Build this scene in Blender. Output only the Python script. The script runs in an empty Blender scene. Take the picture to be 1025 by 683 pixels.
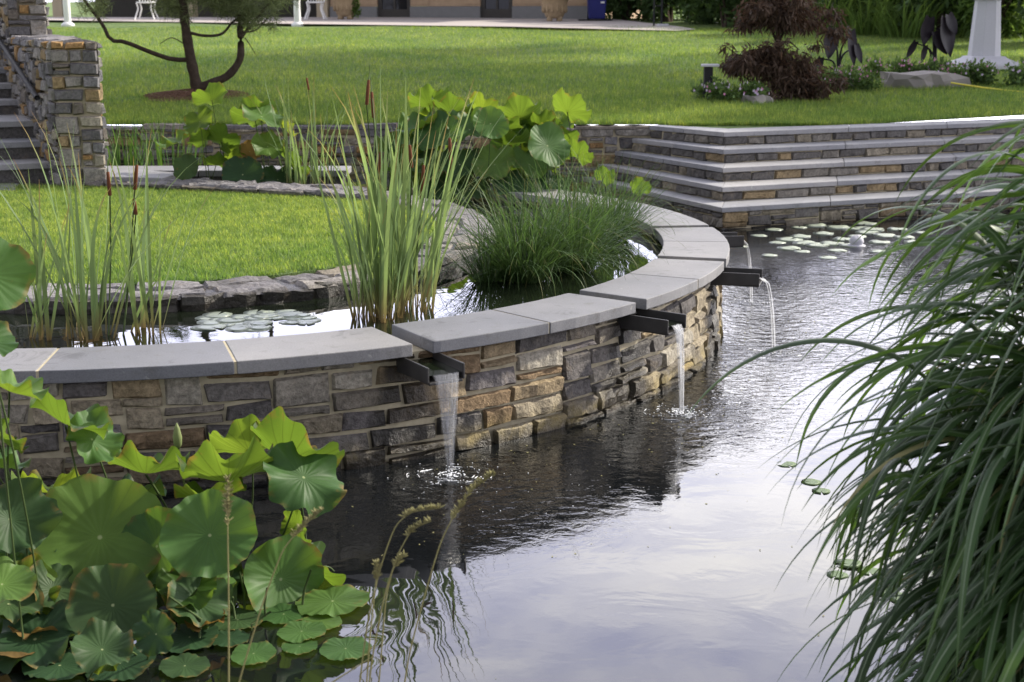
import bpy, bmesh, math, random
import numpy as np
from mathutils import Vector, Matrix
random.seed(7); RNG = np.random.default_rng(7)
R = math.radians
S = bpy.context.scene
COL = S.collection

# ------------------------------------------------------------------ camera, sky, sun, exposure
CAMZ, FPX, TILT = 1.77, 1400.0, math.atan(321.5/1400.0)
cam = bpy.data.objects.new('camera', bpy.data.cameras.new('camera')); COL.objects.link(cam)
cam.location = (0, 0, CAMZ); cam.rotation_euler = (math.pi/2 - TILT, 0, 0)
cam.data.sensor_width = 36; cam.data.lens = FPX/1025*36; cam.data.clip_end = 3000; cam.data.clip_start = .05
cam.data.dof.use_dof = True; cam.data.dof.focus_distance = 5.9; cam.data.dof.aperture_fstop = 6.3
S.camera = cam

SUN_EL, SUN_AZ = 33, 62            # azimuth clockwise from +Y (the view direction)
world = bpy.data.worlds.new('World'); S.world = world; world.use_nodes = True
nt = world.node_tree; nt.nodes.clear()
def nn(t, typ, **kw):
    n = t.nodes.new(typ)
    for k, v in kw.items(): setattr(n, k, v)
    return n
wo = nn(nt, 'ShaderNodeOutputWorld'); bg = nn(nt, 'ShaderNodeBackground'); bg.inputs[1].default_value = .15
sky = nn(nt, 'ShaderNodeTexSky', sky_type='NISHITA', sun_disc=False, sun_elevation=R(SUN_EL), sun_rotation=R(SUN_AZ), air_density=1.3, dust_density=2.5)
tc = nn(nt, 'ShaderNodeTexCoord'); mp = nn(nt, 'ShaderNodeMapping'); mp.inputs['Scale'].default_value = (1.5, 1.5, 5.0); mp.inputs['Location'].default_value = (.35, .2, .1)
nz = nn(nt, 'ShaderNodeTexNoise'); nz.inputs['Scale'].default_value = 1.7; nz.inputs['Detail'].default_value = 7; nz.inputs['Roughness'].default_value = .58; nz.inputs['Distortion'].default_value = .35
cr = nn(nt, 'ShaderNodeValToRGB'); cr.color_ramp.elements[0].position = .44; cr.color_ramp.elements[1].position = .66
cr.color_ramp.elements[0].color = (0, 0, 0, 1); cr.color_ramp.elements[1].color = (1, 1, 1, 1)
L = nt.links.new
sx = nn(nt, 'ShaderNodeSeparateXYZ'); el = nn(nt, 'ShaderNodeValToRGB')         # thin bright overcast, brightest low in the sky
e_ = el.color_ramp.elements; e_[0].position = 0; e_[0].color = (1, 1, 1, 1); e_[1].position = .75; e_[1].color = (.25, .25, .25, 1); q_ = e_.new(.42); q_.color = (.60, .60, .62, 1); q_ = e_.new(.20); q_.color = (1, 1, 1, 1)
veil = nn(nt, 'ShaderNodeMixRGB', blend_type='MIX'); veil.inputs[1].default_value = (13.6, 13.7, 17.6, 1); veil.inputs[2].default_value = (28, 26.8, 25.0, 1)
dim = nn(nt, 'ShaderNodeMixRGB', blend_type='MULTIPLY'); dim.inputs[0].default_value = 1
mx = nn(nt, 'ShaderNodeMixRGB'); mx.inputs[0].default_value = .86
L(tc.outputs['Generated'], mp.inputs[0]); L(mp.outputs[0], nz.inputs['Vector']); L(nz.outputs['Fac'], cr.inputs[0])
L(tc.outputs['Generated'], sx.inputs[0]); L(sx.outputs[2], el.inputs[0]); L(cr.outputs[0], veil.inputs[0]); L(veil.outputs[0], dim.inputs[1]); L(el.outputs[0], dim.inputs[2])
dv = nn(nt, 'ShaderNodeVectorMath', operation='DOT_PRODUCT'); dv.inputs[1].default_value = (.42, .90, .1)
sr = nn(nt, 'ShaderNodeMapRange'); sr.inputs[1].default_value = -.75; sr.inputs[2].default_value = .55; sr.inputs[3].default_value = .24; sr.inputs[4].default_value = 1.0
dim2 = nn(nt, 'ShaderNodeMixRGB', blend_type='MULTIPLY'); dim2.inputs[0].default_value = 1
L(tc.outputs['Generated'], dv.inputs[0]); L(dv.outputs['Value'], sr.inputs[0]); L(dim.outputs[0], dim2.inputs[1]); L(sr.outputs[0], dim2.inputs[2])
L(sky.outputs[0], mx.inputs[1]); L(dim2.outputs[0], mx.inputs[2]); L(mx.outputs[0], bg.inputs[0]); L(bg.outputs[0], wo.inputs[0])
sun = bpy.data.objects.new('sun', bpy.data.lights.new('sun', 'SUN')); COL.objects.link(sun)
sun.data.energy = 4.6; sun.data.angle = R(2.0); sun.data.color = (1, .93, .8)
sd = Vector((math.sin(R(SUN_AZ))*math.cos(R(SUN_EL)), math.cos(R(SUN_AZ))*math.cos(R(SUN_EL)), math.sin(R(SUN_EL))))
sun.rotation_euler = (-sd).to_track_quat('-Z', 'Y').to_euler(); sun.location = (12, 6, 14)
S.view_settings.view_transform = 'Standard'; S.view_settings.look = 'None'; S.view_settings.gamma = 1
S.view_settings.exposure = 0.68
S.render.engine = 'CYCLES'; S.cycles.use_denoising = True
S.cycles.max_bounces = 8; S.cycles.transparent_max_bounces = 12; S.cycles.caustics_reflective = False; S.cycles.caustics_refractive = False

# ------------------------------------------------------------------ helpers
def ray(x, y):
    u = (x-512.5)/FPX; v = (341.5-y)/FPX
    return np.array([u, math.cos(TILT)+v*math.sin(TILT), -math.sin(TILT)+v*math.cos(TILT)])
def at(x, y, Y):                     # the world point seen at pixel x,y at distance Y
    d = ray(x, y); s = Y/d[1]; return np.array([d[0]*s, Y, CAMZ+d[2]*s])
def on(x, y, z):                     # ... at height z
    d = ray(x, y); s = (z-CAMZ)/d[2]; return np.array([d[0]*s, d[1]*s, z])

def thing(name, label, cat, loc=(0, 0, 0), group=None):
    o = bpy.data.objects.new(name, None); COL.objects.link(o); o.location = loc; o.empty_display_size = .1
    return tag(o, label, cat, group)
def tag(o, label, cat, group=None):
    o['label'] = label; o['category'] = cat
    if group: o['group'] = group
    return o

class MB:
    """collects vertices and faces for ONE mesh object"""
    def __init__(s): s.v = []; s.f = []; s.n = 0; s.uv = []; s.att = {}
    def add(s, verts, faces, uv=None, **att):
        verts = np.asarray(verts, float).reshape(-1, 3); k = len(verts)
        s.v.append(verts); b = s.n
        s.f += [tuple(int(i)+b for i in f) for f in faces]
        s.uv.append(np.zeros((k, 2)) if uv is None else np.asarray(uv, float))
        for a in att: s.att.setdefault(a, []).append((b, k, att[a]))
        s.n += k
    def box(s, c, d, rz=0, **att):
        c = np.array(c, float); d = np.array(d, float)/2
        p = np.array([(x, y, z) for z in (-1, 1) for y in (-1, 1) for x in (-1, 1)], float)*d
        ca, sa = math.cos(rz), math.sin(rz); p = np.c_[p[:, 0]*ca-p[:, 1]*sa, p[:, 0]*sa+p[:, 1]*ca, p[:, 2]]
        s.add(p+c, [(0, 2, 3, 1), (4, 5, 7, 6), (0, 1, 5, 4), (2, 6, 7, 3), (0, 4, 6, 2), (1, 3, 7, 5)], **att)
    def prism(s, poly, z0, z1, **att):
        n = len(poly); p = [(x, y, z0) for x, y in poly]+[(x, y, z1) for x, y in poly]
        s.add(p, [tuple(range(n))[::-1], tuple(range(n, 2*n))]+[(i, (i+1) % n, n+(i+1) % n, n+i) for i in range(n)], **att)
    def tube(s, pts, rad, sides=8, cap=True, **att):
        pts = np.asarray(pts, float); n = len(pts); rad = np.ones(n)*rad if np.isscalar(rad) else np.asarray(rad, float)
        t = np.gradient(pts, axis=0); t /= np.linalg.norm(t, axis=1)[:, None]+1e-9
        ref = np.array([0, 0, 1.]) if abs(t[:, 2]).mean() < .8 else np.array([1., 0, 0])
        a = np.cross(t, ref); a /= np.linalg.norm(a, axis=1)[:, None]+1e-9; b = np.cross(t, a)
        th = np.linspace(0, 2*np.pi, sides, endpoint=False)
        v = pts[:, None]+rad[:, None, None]*(np.cos(th)[None, :, None]*a[:, None]+np.sin(th)[None, :, None]*b[:, None])
        f = [(i*sides+j, i*sides+(j+1) % sides, (i+1)*sides+(j+1) % sides, (i+1)*sides+j) for i in range(n-1) for j in range(sides)]
        if cap: f += [tuple(range(sides)), tuple(range((n-1)*sides, n*sides))[::-1]]
        s.add(v, f, **att)
    def lathe(s, prof, c=(0, 0, 0), sides=24, sq=None, **att):
        th = np.linspace(0, 2*np.pi, sides, endpoint=False)+(math.pi/sides if sq else 0); c = np.array(c, float)
        v = np.array([(r*math.cos(a), r*math.sin(a), z) for r, z in prof for a in th])+c
        n = len(prof)
        f = [(i*sides+j, i*sides+(j+1) % sides, (i+1)*sides+(j+1) % sides, (i+1)*sides+j) for i in range(n-1) for j in range(sides)]
        f += [tuple(range(sides))[::-1], tuple(range((n-1)*sides, n*sides))]
        s.add(v, f, **att)
    def strips(s, P, side, W, uvlen=None):
        """P (n,k,3) centre lines, side (n,k,3) or (n,3), W (n,k) half widths"""
        n, k, _ = P.shape
        if side.ndim == 2: side = np.repeat(side[:, None], k, 1)
        a = P-side*W[..., None]; b = P+side*W[..., None]
        v = np.stack([a, b], 2).reshape(-1, 3)
        base = (np.arange(n)*2*k)[:, None]+(np.arange(k-1)*2)[None]
        f = np.stack([base, base+1, base+3, base+2], -1).reshape(-1, 4)
        t = np.repeat(np.repeat(np.linspace(0, 1, k)[None], n, 0)[..., None], 2, 2)
        u = np.zeros_like(t); u[..., 1] = 1
        s.add(v, f.tolist(), np.stack([u, t], -1).reshape(-1, 2))
    def build(s, name, mat, parent=None, smooth=False, kind=None):
        v = np.concatenate(s.v) if s.v else np.zeros((0, 3))
        if parent is not None:
            off = Vector((0, 0, 0)); q = parent
            while q is not None: off += q.location; q = q.parent
            v = v-np.array(off)
        me = bpy.data.meshes.new(name); me.from_pydata(v.tolist(), [], s.f)
        uv = np.concatenate(s.uv)
        if uv.any():
            l = me.uv_layers.new(name='UVMap'); idx = np.zeros(len(me.loops), int); me.loops.foreach_get('vertex_index', idx)
            l.data.foreach_set('uv', uv[idx].ravel())
        for a, lst in s.att.items():
            at_ = me.attributes.new(a, 'FLOAT', 'POINT'); arr = np.zeros(len(v))
            for b, k, val in lst: arr[b:b+k] = val
            at_.data.foreach_set('value', arr)
        if smooth: me.polygons.foreach_set('use_smooth', np.ones(len(me.polygons), bool))
        me.update()
        if mat is not None: me.materials.append(mat)
        o = bpy.data.objects.new(name, me); COL.objects.link(o)
        if parent is not None: o.parent = parent
        if kind: o['kind'] = kind
        return o

def bevel(o, w, seg=2):
    m = o.modifiers.new('bevel', 'BEVEL'); m.width = w; m.segments = seg; m.limit_method = 'ANGLE'; return o

# ------------------------------------------------------------------ materials
class NT:
    def __init__(s, name):
        s.m = bpy.data.materials.new(name); s.m.use_nodes = True; s.t = s.m.node_tree; s.t.nodes.clear()
        s.out = s.n('ShaderNodeOutputMaterial')
    def n(s, typ, **kw): return nn(s.t, typ, **kw)
    def l(s, a, b): s.t.links.new(a, b)
    def noise(s, scale, detail=4, rough=.55, vec=None, dist=0):
        n = s.n('ShaderNodeTexNoise'); n.inputs['Scale'].default_value = scale; n.inputs['Detail'].default_value = detail; n.inputs['Roughness'].default_value = rough; n.inputs['Distortion'].default_value = dist
        if vec is None:
            if not hasattr(s, 'tc'): s.tc = s.n('ShaderNodeTexCoord')
            vec = s.tc.outputs['Object']
        s.l(vec, n.inputs['Vector']); return n
    def ramp(s, src, stops, mode='LINEAR'):
        r = s.n('ShaderNodeValToRGB'); e = r.color_ramp; e.interpolation = mode
        while len(e.elements) > len(stops): e.elements.remove(e.elements[-1])
        while len(e.elements) < len(stops): e.elements.new(.5)
        for el, (p, c) in zip(e.elements, stops): el.position = p; el.color = (*c, 1) if len(c) == 3 else c
        s.l(src, r.inputs[0]); return r.outputs[0]
    def mix(s, a, b, fac, mode='MIX'):
        n = s.n('ShaderNodeMixRGB', blend_type=mode)
        for i, x in ((0, fac), (1, a), (2, b)):
            if isinstance(x, (int, float)): n.inputs[i].default_value = x
            elif isinstance(x, tuple): n.inputs[i].default_value = (*x, 1)
            else: s.l(x, n.inputs[i])
        return n.outputs[0]
    def math(s, op, a, b=0.):
        n = s.n('ShaderNodeMath', operation=op)
        for i, x in ((0, a), (1, b)):
            if isinstance(x, (int, float)): n.inputs[i].default_value = x
            else: s.l(x, n.inputs[i])
        return n.outputs[0]
    def attr(s, name): return s.n('ShaderNodeAttribute', attribute_name=name).outputs['Fac']
    def island(s): return s.n('ShaderNodeNewGeometry').outputs['Random Per Island']
    def bump(s, h, strength, dist=.01):
        b = s.n('ShaderNodeBump'); b.inputs['Strength'].default_value = strength; b.inputs['Distance'].default_value = dist; s.l(h, b.inputs['Height']); return b.outputs[0]
    def bsdf(s, color, rough=.7, normal=None, spec=.4, metal=0):
        p = s.n('ShaderNodeBsdfPrincipled'); p.inputs['Metallic'].default_value = metal; (s.l(spec, p.inputs['Specular IOR Level']) if hasattr(spec, 'links') else setattr(p.inputs['Specular IOR Level'], 'default_value', spec))
        if isinstance(color, tuple): p.inputs['Base Color'].default_value = (*color, 1)
        else: s.l(color, p.inputs['Base Color'])
        if isinstance(rough, (int, float)): p.inputs['Roughness'].default_value = rough
        else: s.l(rough, p.inputs['Roughness'])
        if normal is not None: s.l(normal, p.inputs['Normal'])
        return p
    def done(s, sh):
        s.l(sh.outputs[0] if hasattr(sh, 'outputs') else sh, s.out.inputs[0]); return s.m

def plain(name, col, rough=.6, var=.18, scale=20, metal=0, spec=.2, bump=.15):
    t = NT(name); n = t.noise(scale, 5)
    c = t.mix(tuple(x*(1-var) for x in col), tuple(min(1, x*(1+var)) for x in col), n.outputs['Fac'])
    return t.done(t.bsdf(c, rough, t.bump(n.outputs['Fac'], bump, .01) if bump else None, spec, metal))

def stone_mat(name, stops, dark=1.0):
    t = NT(name); isl = t.island()
    base = t.ramp(isl, stops, 'CONSTANT')
    n1 = t.noise(9, 6, .65, dist=.6); n2 = t.noise(46, 5, .7); n3 = t.noise(3.5, 3)
    c = t.mix(base, t.mix(base, (.32, .245, .15), .7), t.ramp(n1.outputs['Fac'], [(.56, (0, 0, 0)), (.72, (.62, .62, .62))]))
    c = t.mix(c, (.19, .165, .13), .28)
    c = t.mix(c, (.06, .056, .054), t.ramp(n3.outputs['Fac'], [(.55, (0, 0, 0)), (.75, (.5, .5, .5))]))
    c = t.mix(c, t.ramp(n2.outputs['Fac'], [(.3, (.5*dark,)*3), (.68, (1.25*dark,)*3)]), 1, 'MULTIPLY')
    wet = t.attr('wet'); moss = t.attr('moss')
    mm = t.math('MULTIPLY', moss, t.ramp(n1.outputs['Fac'], [(.35, (.2,)*3), (.6, (1,)*3)]))
    c = t.mix(c, (.29, .23, .085), t.math('MULTIPLY', mm, .7))
    c = t.mix(c, t.mix(c, (.13, .12, .10), 1, 'MULTIPLY'), wet)
    ro = t.math('SUBTRACT', .78, t.math('MULTIPLY', wet, .45))
    h = t.mix(n2.outputs['Fac'], n1.outputs['Fac'], .5)
    return t.done(t.bsdf(c, ro, t.bump(h, 1.0, .024), t.math('ADD', .12, t.math('MULTIPLY', wet, .3))))

WALLSTOPS = [(0, (.12, .118, .118)), (.10, (.30, .26, .20)), (.20, (.085, .083, .09)), (.29, (.38, .325, .23)), (.39, (.17, .16, .155)), (.47, (.38, .29, .17)),
             (.53, (.23, .205, .17)), (.61, (.36, .33, .275)), (.69, (.11, .106, .112)), (.77, (.27, .205, .12)), (.84, (.45, .415, .34)), (.90, (.16, .15, .16)), (.95, (.27, .18, .095))]
M = {}
M['wall'] = stone_mat('ashlar_stone', WALLSTOPS)
M['riser'] = stone_mat('riser_stone', [(0, (.14, .138, .14)), (.3, (.24, .225, .20)), (.55, (.10, .10, .105)), (.75, (.31, .275, .21)), (.9, (.34, .25, .13))], 1.1)
M['rim'] = stone_mat('rim_stone', [(0, (.26, .255, .275)), (.3, (.18, .178, .195)), (.55, (.33, .31, .30)), (.8, (.23, .225, .25)), (.93, (.34, .30, .24))])
M['pier'] = stone_mat('pier_stone', [(0, (.15, .15, .165)), (.15, (.34, .32, .29)), (.3, (.11, .11, .125)), (.42, (.38, .27, .13)), (.5, (.22, .22, .24)), (.65, (.30, .29, .28)), (.78, (.17, .15, .13)), (.86, (.42, .38, .30)), (.94, (.42, .24, .08))])
M['mortar'] = plain('mortar', (.42, .37, .26), .9, .3, 30)
def slab_mat(k=1.):
    t = NT('bluestone'); isl = t.n('ShaderNodeObjectInfo').outputs['Random']
    n1 = t.noise(2.2, 5, .6); n2 = t.noise(160, 3, .6); n3 = t.noise(14, 5, .65)
    c = t.ramp(n1.outputs['Fac'], [(.3, (.165*k, .168*k, .178*k)), (.7, (.225*k, .225*k, .232*k))])
    c = t.mix(c, t.ramp(isl, [(0, (.82, .83, .86)), (1, (1.16, 1.13, 1.08))]), 1, 'MULTIPLY')
    c = t.mix(c, (.10, .095, .08), t.ramp(n3.outputs['Fac'], [(.56, (0, 0, 0)), (.74, (.5,)*3)]))
    n4 = t.noise(34, 3, .5); n5 = t.noise(5.5, 4, .7, dist=.8)
    c = t.mix(c, (.34*k, .345*k, .31*k), t.math('MULTIPLY', t.ramp(n4.outputs['Fac'], [(.67, (0,)*3), (.70, (.75,)*3)]), t.ramp(n5.outputs['Fac'], [(.5, (0,)*3), (.6, (1,)*3)])))
    c = t.mix(c, t.mix(c, (.62, .62, .62), 1, 'MULTIPLY'), t.ramp(n5.outputs['Fac'], [(.30, (.9,)*3), (.40, (0,)*3)]))
    c = t.mix(c, t.ramp(n2.outputs['Fac'], [(.35, (.85,)*3), (.65, (1.1,)*3)]), 1, 'MULTIPLY')
    return t.done(t.bsdf(c, .6, t.bump(t.mix(n2.outputs['Fac'], n3.outputs['Fac'], .6), .3, .006), .35))
M['slab'] = slab_mat(); M['tread'] = slab_mat(1.5)
M['spout'] = plain('dark_spout_metal', (.045, .043, .042), .4, .5, 12, spec=.35)
M['patio'] = plain('patio_concrete', (.42, .38, .36), .85, .12, 3)

def leafmat(name, top, trans, rough=.45, tf=.42, vein=None, var=.25, spec=.15):
    t = NT(name); isl = t.island(); oi = t.n('ShaderNodeObjectInfo').outputs['Random']
    k = t.mix(isl, oi, .5)
    f = t.ramp(t.n('ShaderNodeNewGeometry').outputs['Random Per Island'], [(0, (1-var,)*3), (1, (1+var,)*3)])
    c = t.mix(top, f, 1, 'MULTIPLY') if True else top
    tr = t.mix(trans, f, 1, 'MULTIPLY')
    if vein is lotusvein:
        g = t.ramp(oi, [(0, (.72, .78, .75)), (.6, (1.05, 1.05, 1.0)), (1, (1.5, 1.25, .95))]); c = t.mix(c, g, 1, 'MULTIPLY'); tr = t.mix(tr, g, 1, 'MULTIPLY')
    if vein: c, tr = vein(t, c, tr)
    p = t.bsdf(c, rough, getattr(t, 'nrm', None), spec); d = t.n('ShaderNodeBsdfTranslucent'); t.l(tr, d.inputs[0])
    m = t.n('ShaderNodeMixShader'); m.inputs[0].default_value = tf; t.l(p.outputs[0], m.inputs[1]); t.l(d.outputs[0], m.inputs[2])
    return t.done(m)
def striped(col, a=.42, b=.58, amt=.7):
    def v(t, c, tr):
        uv = t.n('ShaderNodeUVMap'); sp = t.n('ShaderNodeSeparateXYZ'); t.l(uv.outputs[0], sp.inputs[0])
        e = .03
        k = t.ramp(sp.outputs[0], [(a-e, (0, 0, 0)), (a+e, (1, 1, 1)), (b-e, (1, 1, 1)), (b+e, (0, 0, 0))])
        return t.mix(c, col, t.math('MULTIPLY', k, amt)), tr
    return v
def tipped(tipcol, start=.8, basecol=None):
    def v(t, c, tr):
        uv = t.n('ShaderNodeUVMap'); sp = t.n('ShaderNodeSeparateXYZ'); t.l(uv.outputs[0], sp.inputs[0])
        k = t.math('MULTIPLY', t.ramp(sp.outputs[1], [(start, (0, 0, 0)), (1, (1, 1, 1))]), t.ramp(t.island(), [(.55, (0, 0, 0)), (.7, (1, 1, 1))]))
        c = t.mix(c, tipcol, k); tr = t.mix(tr, tipcol, k)
        if basecol:
            b = t.ramp(sp.outputs[1], [(0, (1, 1, 1)), (.22, (0, 0, 0))]); c = t.mix(c, basecol, b); tr = t.mix(tr, basecol, b)
        return c, tr
    return v
def lotusvein(t, c, tr):
    uv = t.n('ShaderNodeUVMap'); sp = t.n('ShaderNodeSeparateXYZ'); t.l(uv.outputs[0], sp.inputs[0])
    ang = t.math('FRACT', t.math('MULTIPLY', sp.outputs[0], 21)); rr = sp.outputs[1]
    d = t.math('ABSOLUTE', t.math('SUBTRACT', ang, .5))
    wid = t.math('MULTIPLY', d, rr)                     # distance to a radial vein
    k = t.ramp(wid, [(0, (1, 1, 1)), (.045, (0, 0, 0))])
    wv = t.math('MULTIPLY', t.math('SUBTRACT', 1., t.math('MULTIPLY', d, 2.)), t.math('MULTIPLY', rr, 1.)); t.nrm = t.bump(t.math('ADD', wv, t.math('MULTIPLY', t.noise(16, 4, .6).outputs['Fac'], .9)), .08, .03)
    hub = t.math('MULTIPLY', t.ramp(rr, [(.025, (1, 1, 1)), (.045, (0, 0, 0))]), .6)
    n = t.noise(7, 5, .6); c = t.mix(c, t.ramp(n.outputs['Fac'], [(.3, (.72,)*3), (.7, (1.22, 1.2, 1.1))]), 1, 'MULTIPLY')
    n2 = t.noise(18, 3, .6)
    c = t.mix(c, (.16, .12, .03), t.ramp(n2.outputs['Fac'], [(.68, (0, 0, 0)), (.76, (.7,)*3)]))
    ne = t.noise(11, 4, .7); edge_ = t.math('MULTIPLY', t.ramp(rr, [(.86, (0,)*3), (.99, (1,)*3)]), t.ramp(ne.outputs['Fac'], [(.52, (0,)*3), (.62, (.85,)*3)]))
    c = t.mix(c, (.20, .13, .04), edge_); tr = t.mix(tr, (.25, .15, .03), edge_)
    c = t.mix(c, t.mix(c, (1.4, 1.35, 1.3), 1, 'MULTIPLY'), t.math('MULTIPLY', k, .7)); tr = t.mix(tr, t.mix(tr, (.55, .5, .5), 1, 'MULTIPLY'), k)
    c = t.mix(c, (.45, .5, .25), hub)
    return c, tr
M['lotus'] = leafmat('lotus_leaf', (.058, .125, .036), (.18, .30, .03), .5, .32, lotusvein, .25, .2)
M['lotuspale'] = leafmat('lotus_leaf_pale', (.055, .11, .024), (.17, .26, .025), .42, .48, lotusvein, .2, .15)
M['lotusshade'] = leafmat('lotus_leaf_shaded', (.027, .060, .028), (.08, .14, .02), .5, .22, lotusvein, .3)  # shade on the low leaves put into a darker leaf colour
M['dead'] = leafmat('withered_lotus_leaf', (.16, .10, .04), (.3, .2, .05), .8, .3, lotusvein, .3)
M['lstem'] = plain('lotus_stem', (.055, .085, .025), .6, .3, 40)
M['pad'] = leafmat('lily_pad', (.10, .15, .06), (.2, .3, .05), .4, .1, None, .25, .3)
M['padglint'] = leafmat('lily_pad_glint', (.30, .345, .27), (.2, .3, .1), .35, .05, None, .25, 1.0)  # sky glint on the pads painted in as a pale colour
M['cattail'] = leafmat('cattail_leaf', (.13, .19, .085), (.26, .36, .11), .5, .42, tipped((.30, .17, .06), .72, (.20, .14, .06)), .35)
M['reed'] = leafmat('reed_leaf', (.05, .11, .03), (.15, .28, .04), .5, .35, None, .3)
M['rush'] = leafmat('rush_blade', (.05, .092, .03), (.10, .18, .04), .5, .32, tipped((.2, .18, .06), .75), .4)
M['misc'] = leafmat('silver_grass_blade', (.040, .082, .029), (.12, .22, .03), .40, .34, striped((.34, .42, .28), .44, .56, .6), .4, .3)
M['spike'] = plain('cattail_spike', (.12, .045, .02), .9, .3, 60)
M['tan'] = leafmat('dry_seed_grass', (.33, .31, .15), (.4, .38, .16), .7, .3, None, .25)
M['bark'] = plain('bark', (.06, .046, .036), .95, .75, 16, bump=1.0, spec=.05)
M['needle'] = leafmat('pine_needle', (.11, .135, .06), (.26, .32, .10), .6, .25, None, .45)
M['maple'] = leafmat('purple_maple_leaf', (.080, .056, .040), (.12, .065, .04), .6, .3, None, .5)
M['ear'] = leafmat('black_elephant_ear', (.012, .010, .014), (.03, .018, .024), .4, .12, None, .2, .2)
M['shrubd'] = leafmat('shrub_leaf_dark', (.06, .10, .038), (.16, .26, .06), .6, .3, None, .5)
M['shrubl'] = leafmat('shrub_leaf_light', (.09, .15, .04), (.22, .34, .06), .6, .4, None, .45)
M['bed'] = leafmat('bedding_leaf', (.07, .12, .04), (.18, .28, .06), .6, .35, None, .4)
M['pink'] = plain('pink_petal', (.62, .28, .46), .6, .25, 9, bump=0)
M['lilac'] = plain('lilac_petal', (.6, .5, .66), .6, .25, 9, bump=0)
M['mulch'] = plain('bark_mulch', (.15, .085, .055), .95, .55, 45, bump=1)
M['rock'] = plain('boulder_stone', (.27, .25, .235), .85, .35, 4, bump=.8)
M['granite'] = plain('pale_granite', (.50, .50, .54), .7, .12, 60)
M['cladding'] = plain('house_cladding', (.42, .30, .20), .8, .25, 6)
M['plinth'] = plain('house_plinth', (.20, .20, .20), .85, .15, 6)
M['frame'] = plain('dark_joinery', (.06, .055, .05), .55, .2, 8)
M['glass'] = plain('window_glass', (.015, .017, .02), .08, .1, 2, bump=0, spec=.6)
M['roof'] = plain('roof_shingle', (.10, .09, .085), .9, .3, 6)
M['cream'] = plain('cream_render', (.45, .38, .27), .85, .12, 5)
M['terracotta'] = plain('weathered_urn', (.36, .27, .17), .85, .25, 14, bump=.5)
M['bin'] = plain('blue_bin_plastic', (.025, .03, .17), .4, .15, 5, bump=0)
M['white'] = plain('white_paint', (.78, .78, .77), .45, .06, 10, bump=0)
M['black'] = plain('black_metal', (.022, .022, .024), .75, .2, 10, bump=0)
M['yellow'] = plain('yellow_cord', (.75, .66, .10), .6, .1, 10, bump=0)
M['soil'] = plain('soil', (.07, .055, .04), .95, .4, 12, bump=.6)

def lawn_mat(name, blades):
    t = NT(name); n1 = t.noise(.7, 4, .6); n2 = t.noise(9, 5, .65); n3 = t.noise(70, 3, .7)
    c = t.ramp(n2.outputs['Fac'], [(.28, (.078, .138, .048)), (.5, (.145, .225, .075)), (.75, (.24, .305, .11))])
    c = t.mix(c, t.ramp(n1.outputs['Fac'], [(.3, (.72, .82, .75)), (.7, (1.3, 1.15, 1.0))]), 1, 'MULTIPLY')
    if blades:
        g = t.n('ShaderNodeNewGeometry').outputs['Random Per Island']
        c = t.mix(c, t.ramp(g, [(0, (.6, .65, .6)), (.8, (1.2, 1.15, 1)), (.95, (1.9, 1.5, 1.2))]), 1, 'MULTIPLY')
        p = t.bsdf(c, .6, None, .25); d = t.n('ShaderNodeBsdfTranslucent'); t.l(t.mix(c, (2.2, 2.2, 1.2), 1, 'MULTIPLY'), d.inputs[0])
        m = t.n('ShaderNodeMixShader'); m.inputs[0].default_value = .38; t.l(p.outputs[0], m.inputs[1]); t.l(d.outputs[0], m.inputs[2])
        return t.done(m)
    c = t.mix(c, t.ramp(n3.outputs['Fac'], [(.3, (.55,)*3), (.7, (1.15,)*3)]), 1, 'MULTIPLY')
    return t.done(t.bsdf(c, .85, t.bump(n3.outputs['Fac'], .8, .03), .2))
M['lawn'] = lawn_mat('lawn_ground', False); M['blade'] = lawn_mat('lawn_blade', True)

CX, CY, R_OUT, R_IN, Z_COP = -2.1, 8.4, 3.38, 3.0, .5
Z_POOL = .42
SPOUT_ANG = [-59, -37, -15.5, 6.5]
def pol(r, a, z=0.): return np.array([CX+r*math.cos(R(a)), CY+r*math.sin(R(a)), z])

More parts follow.
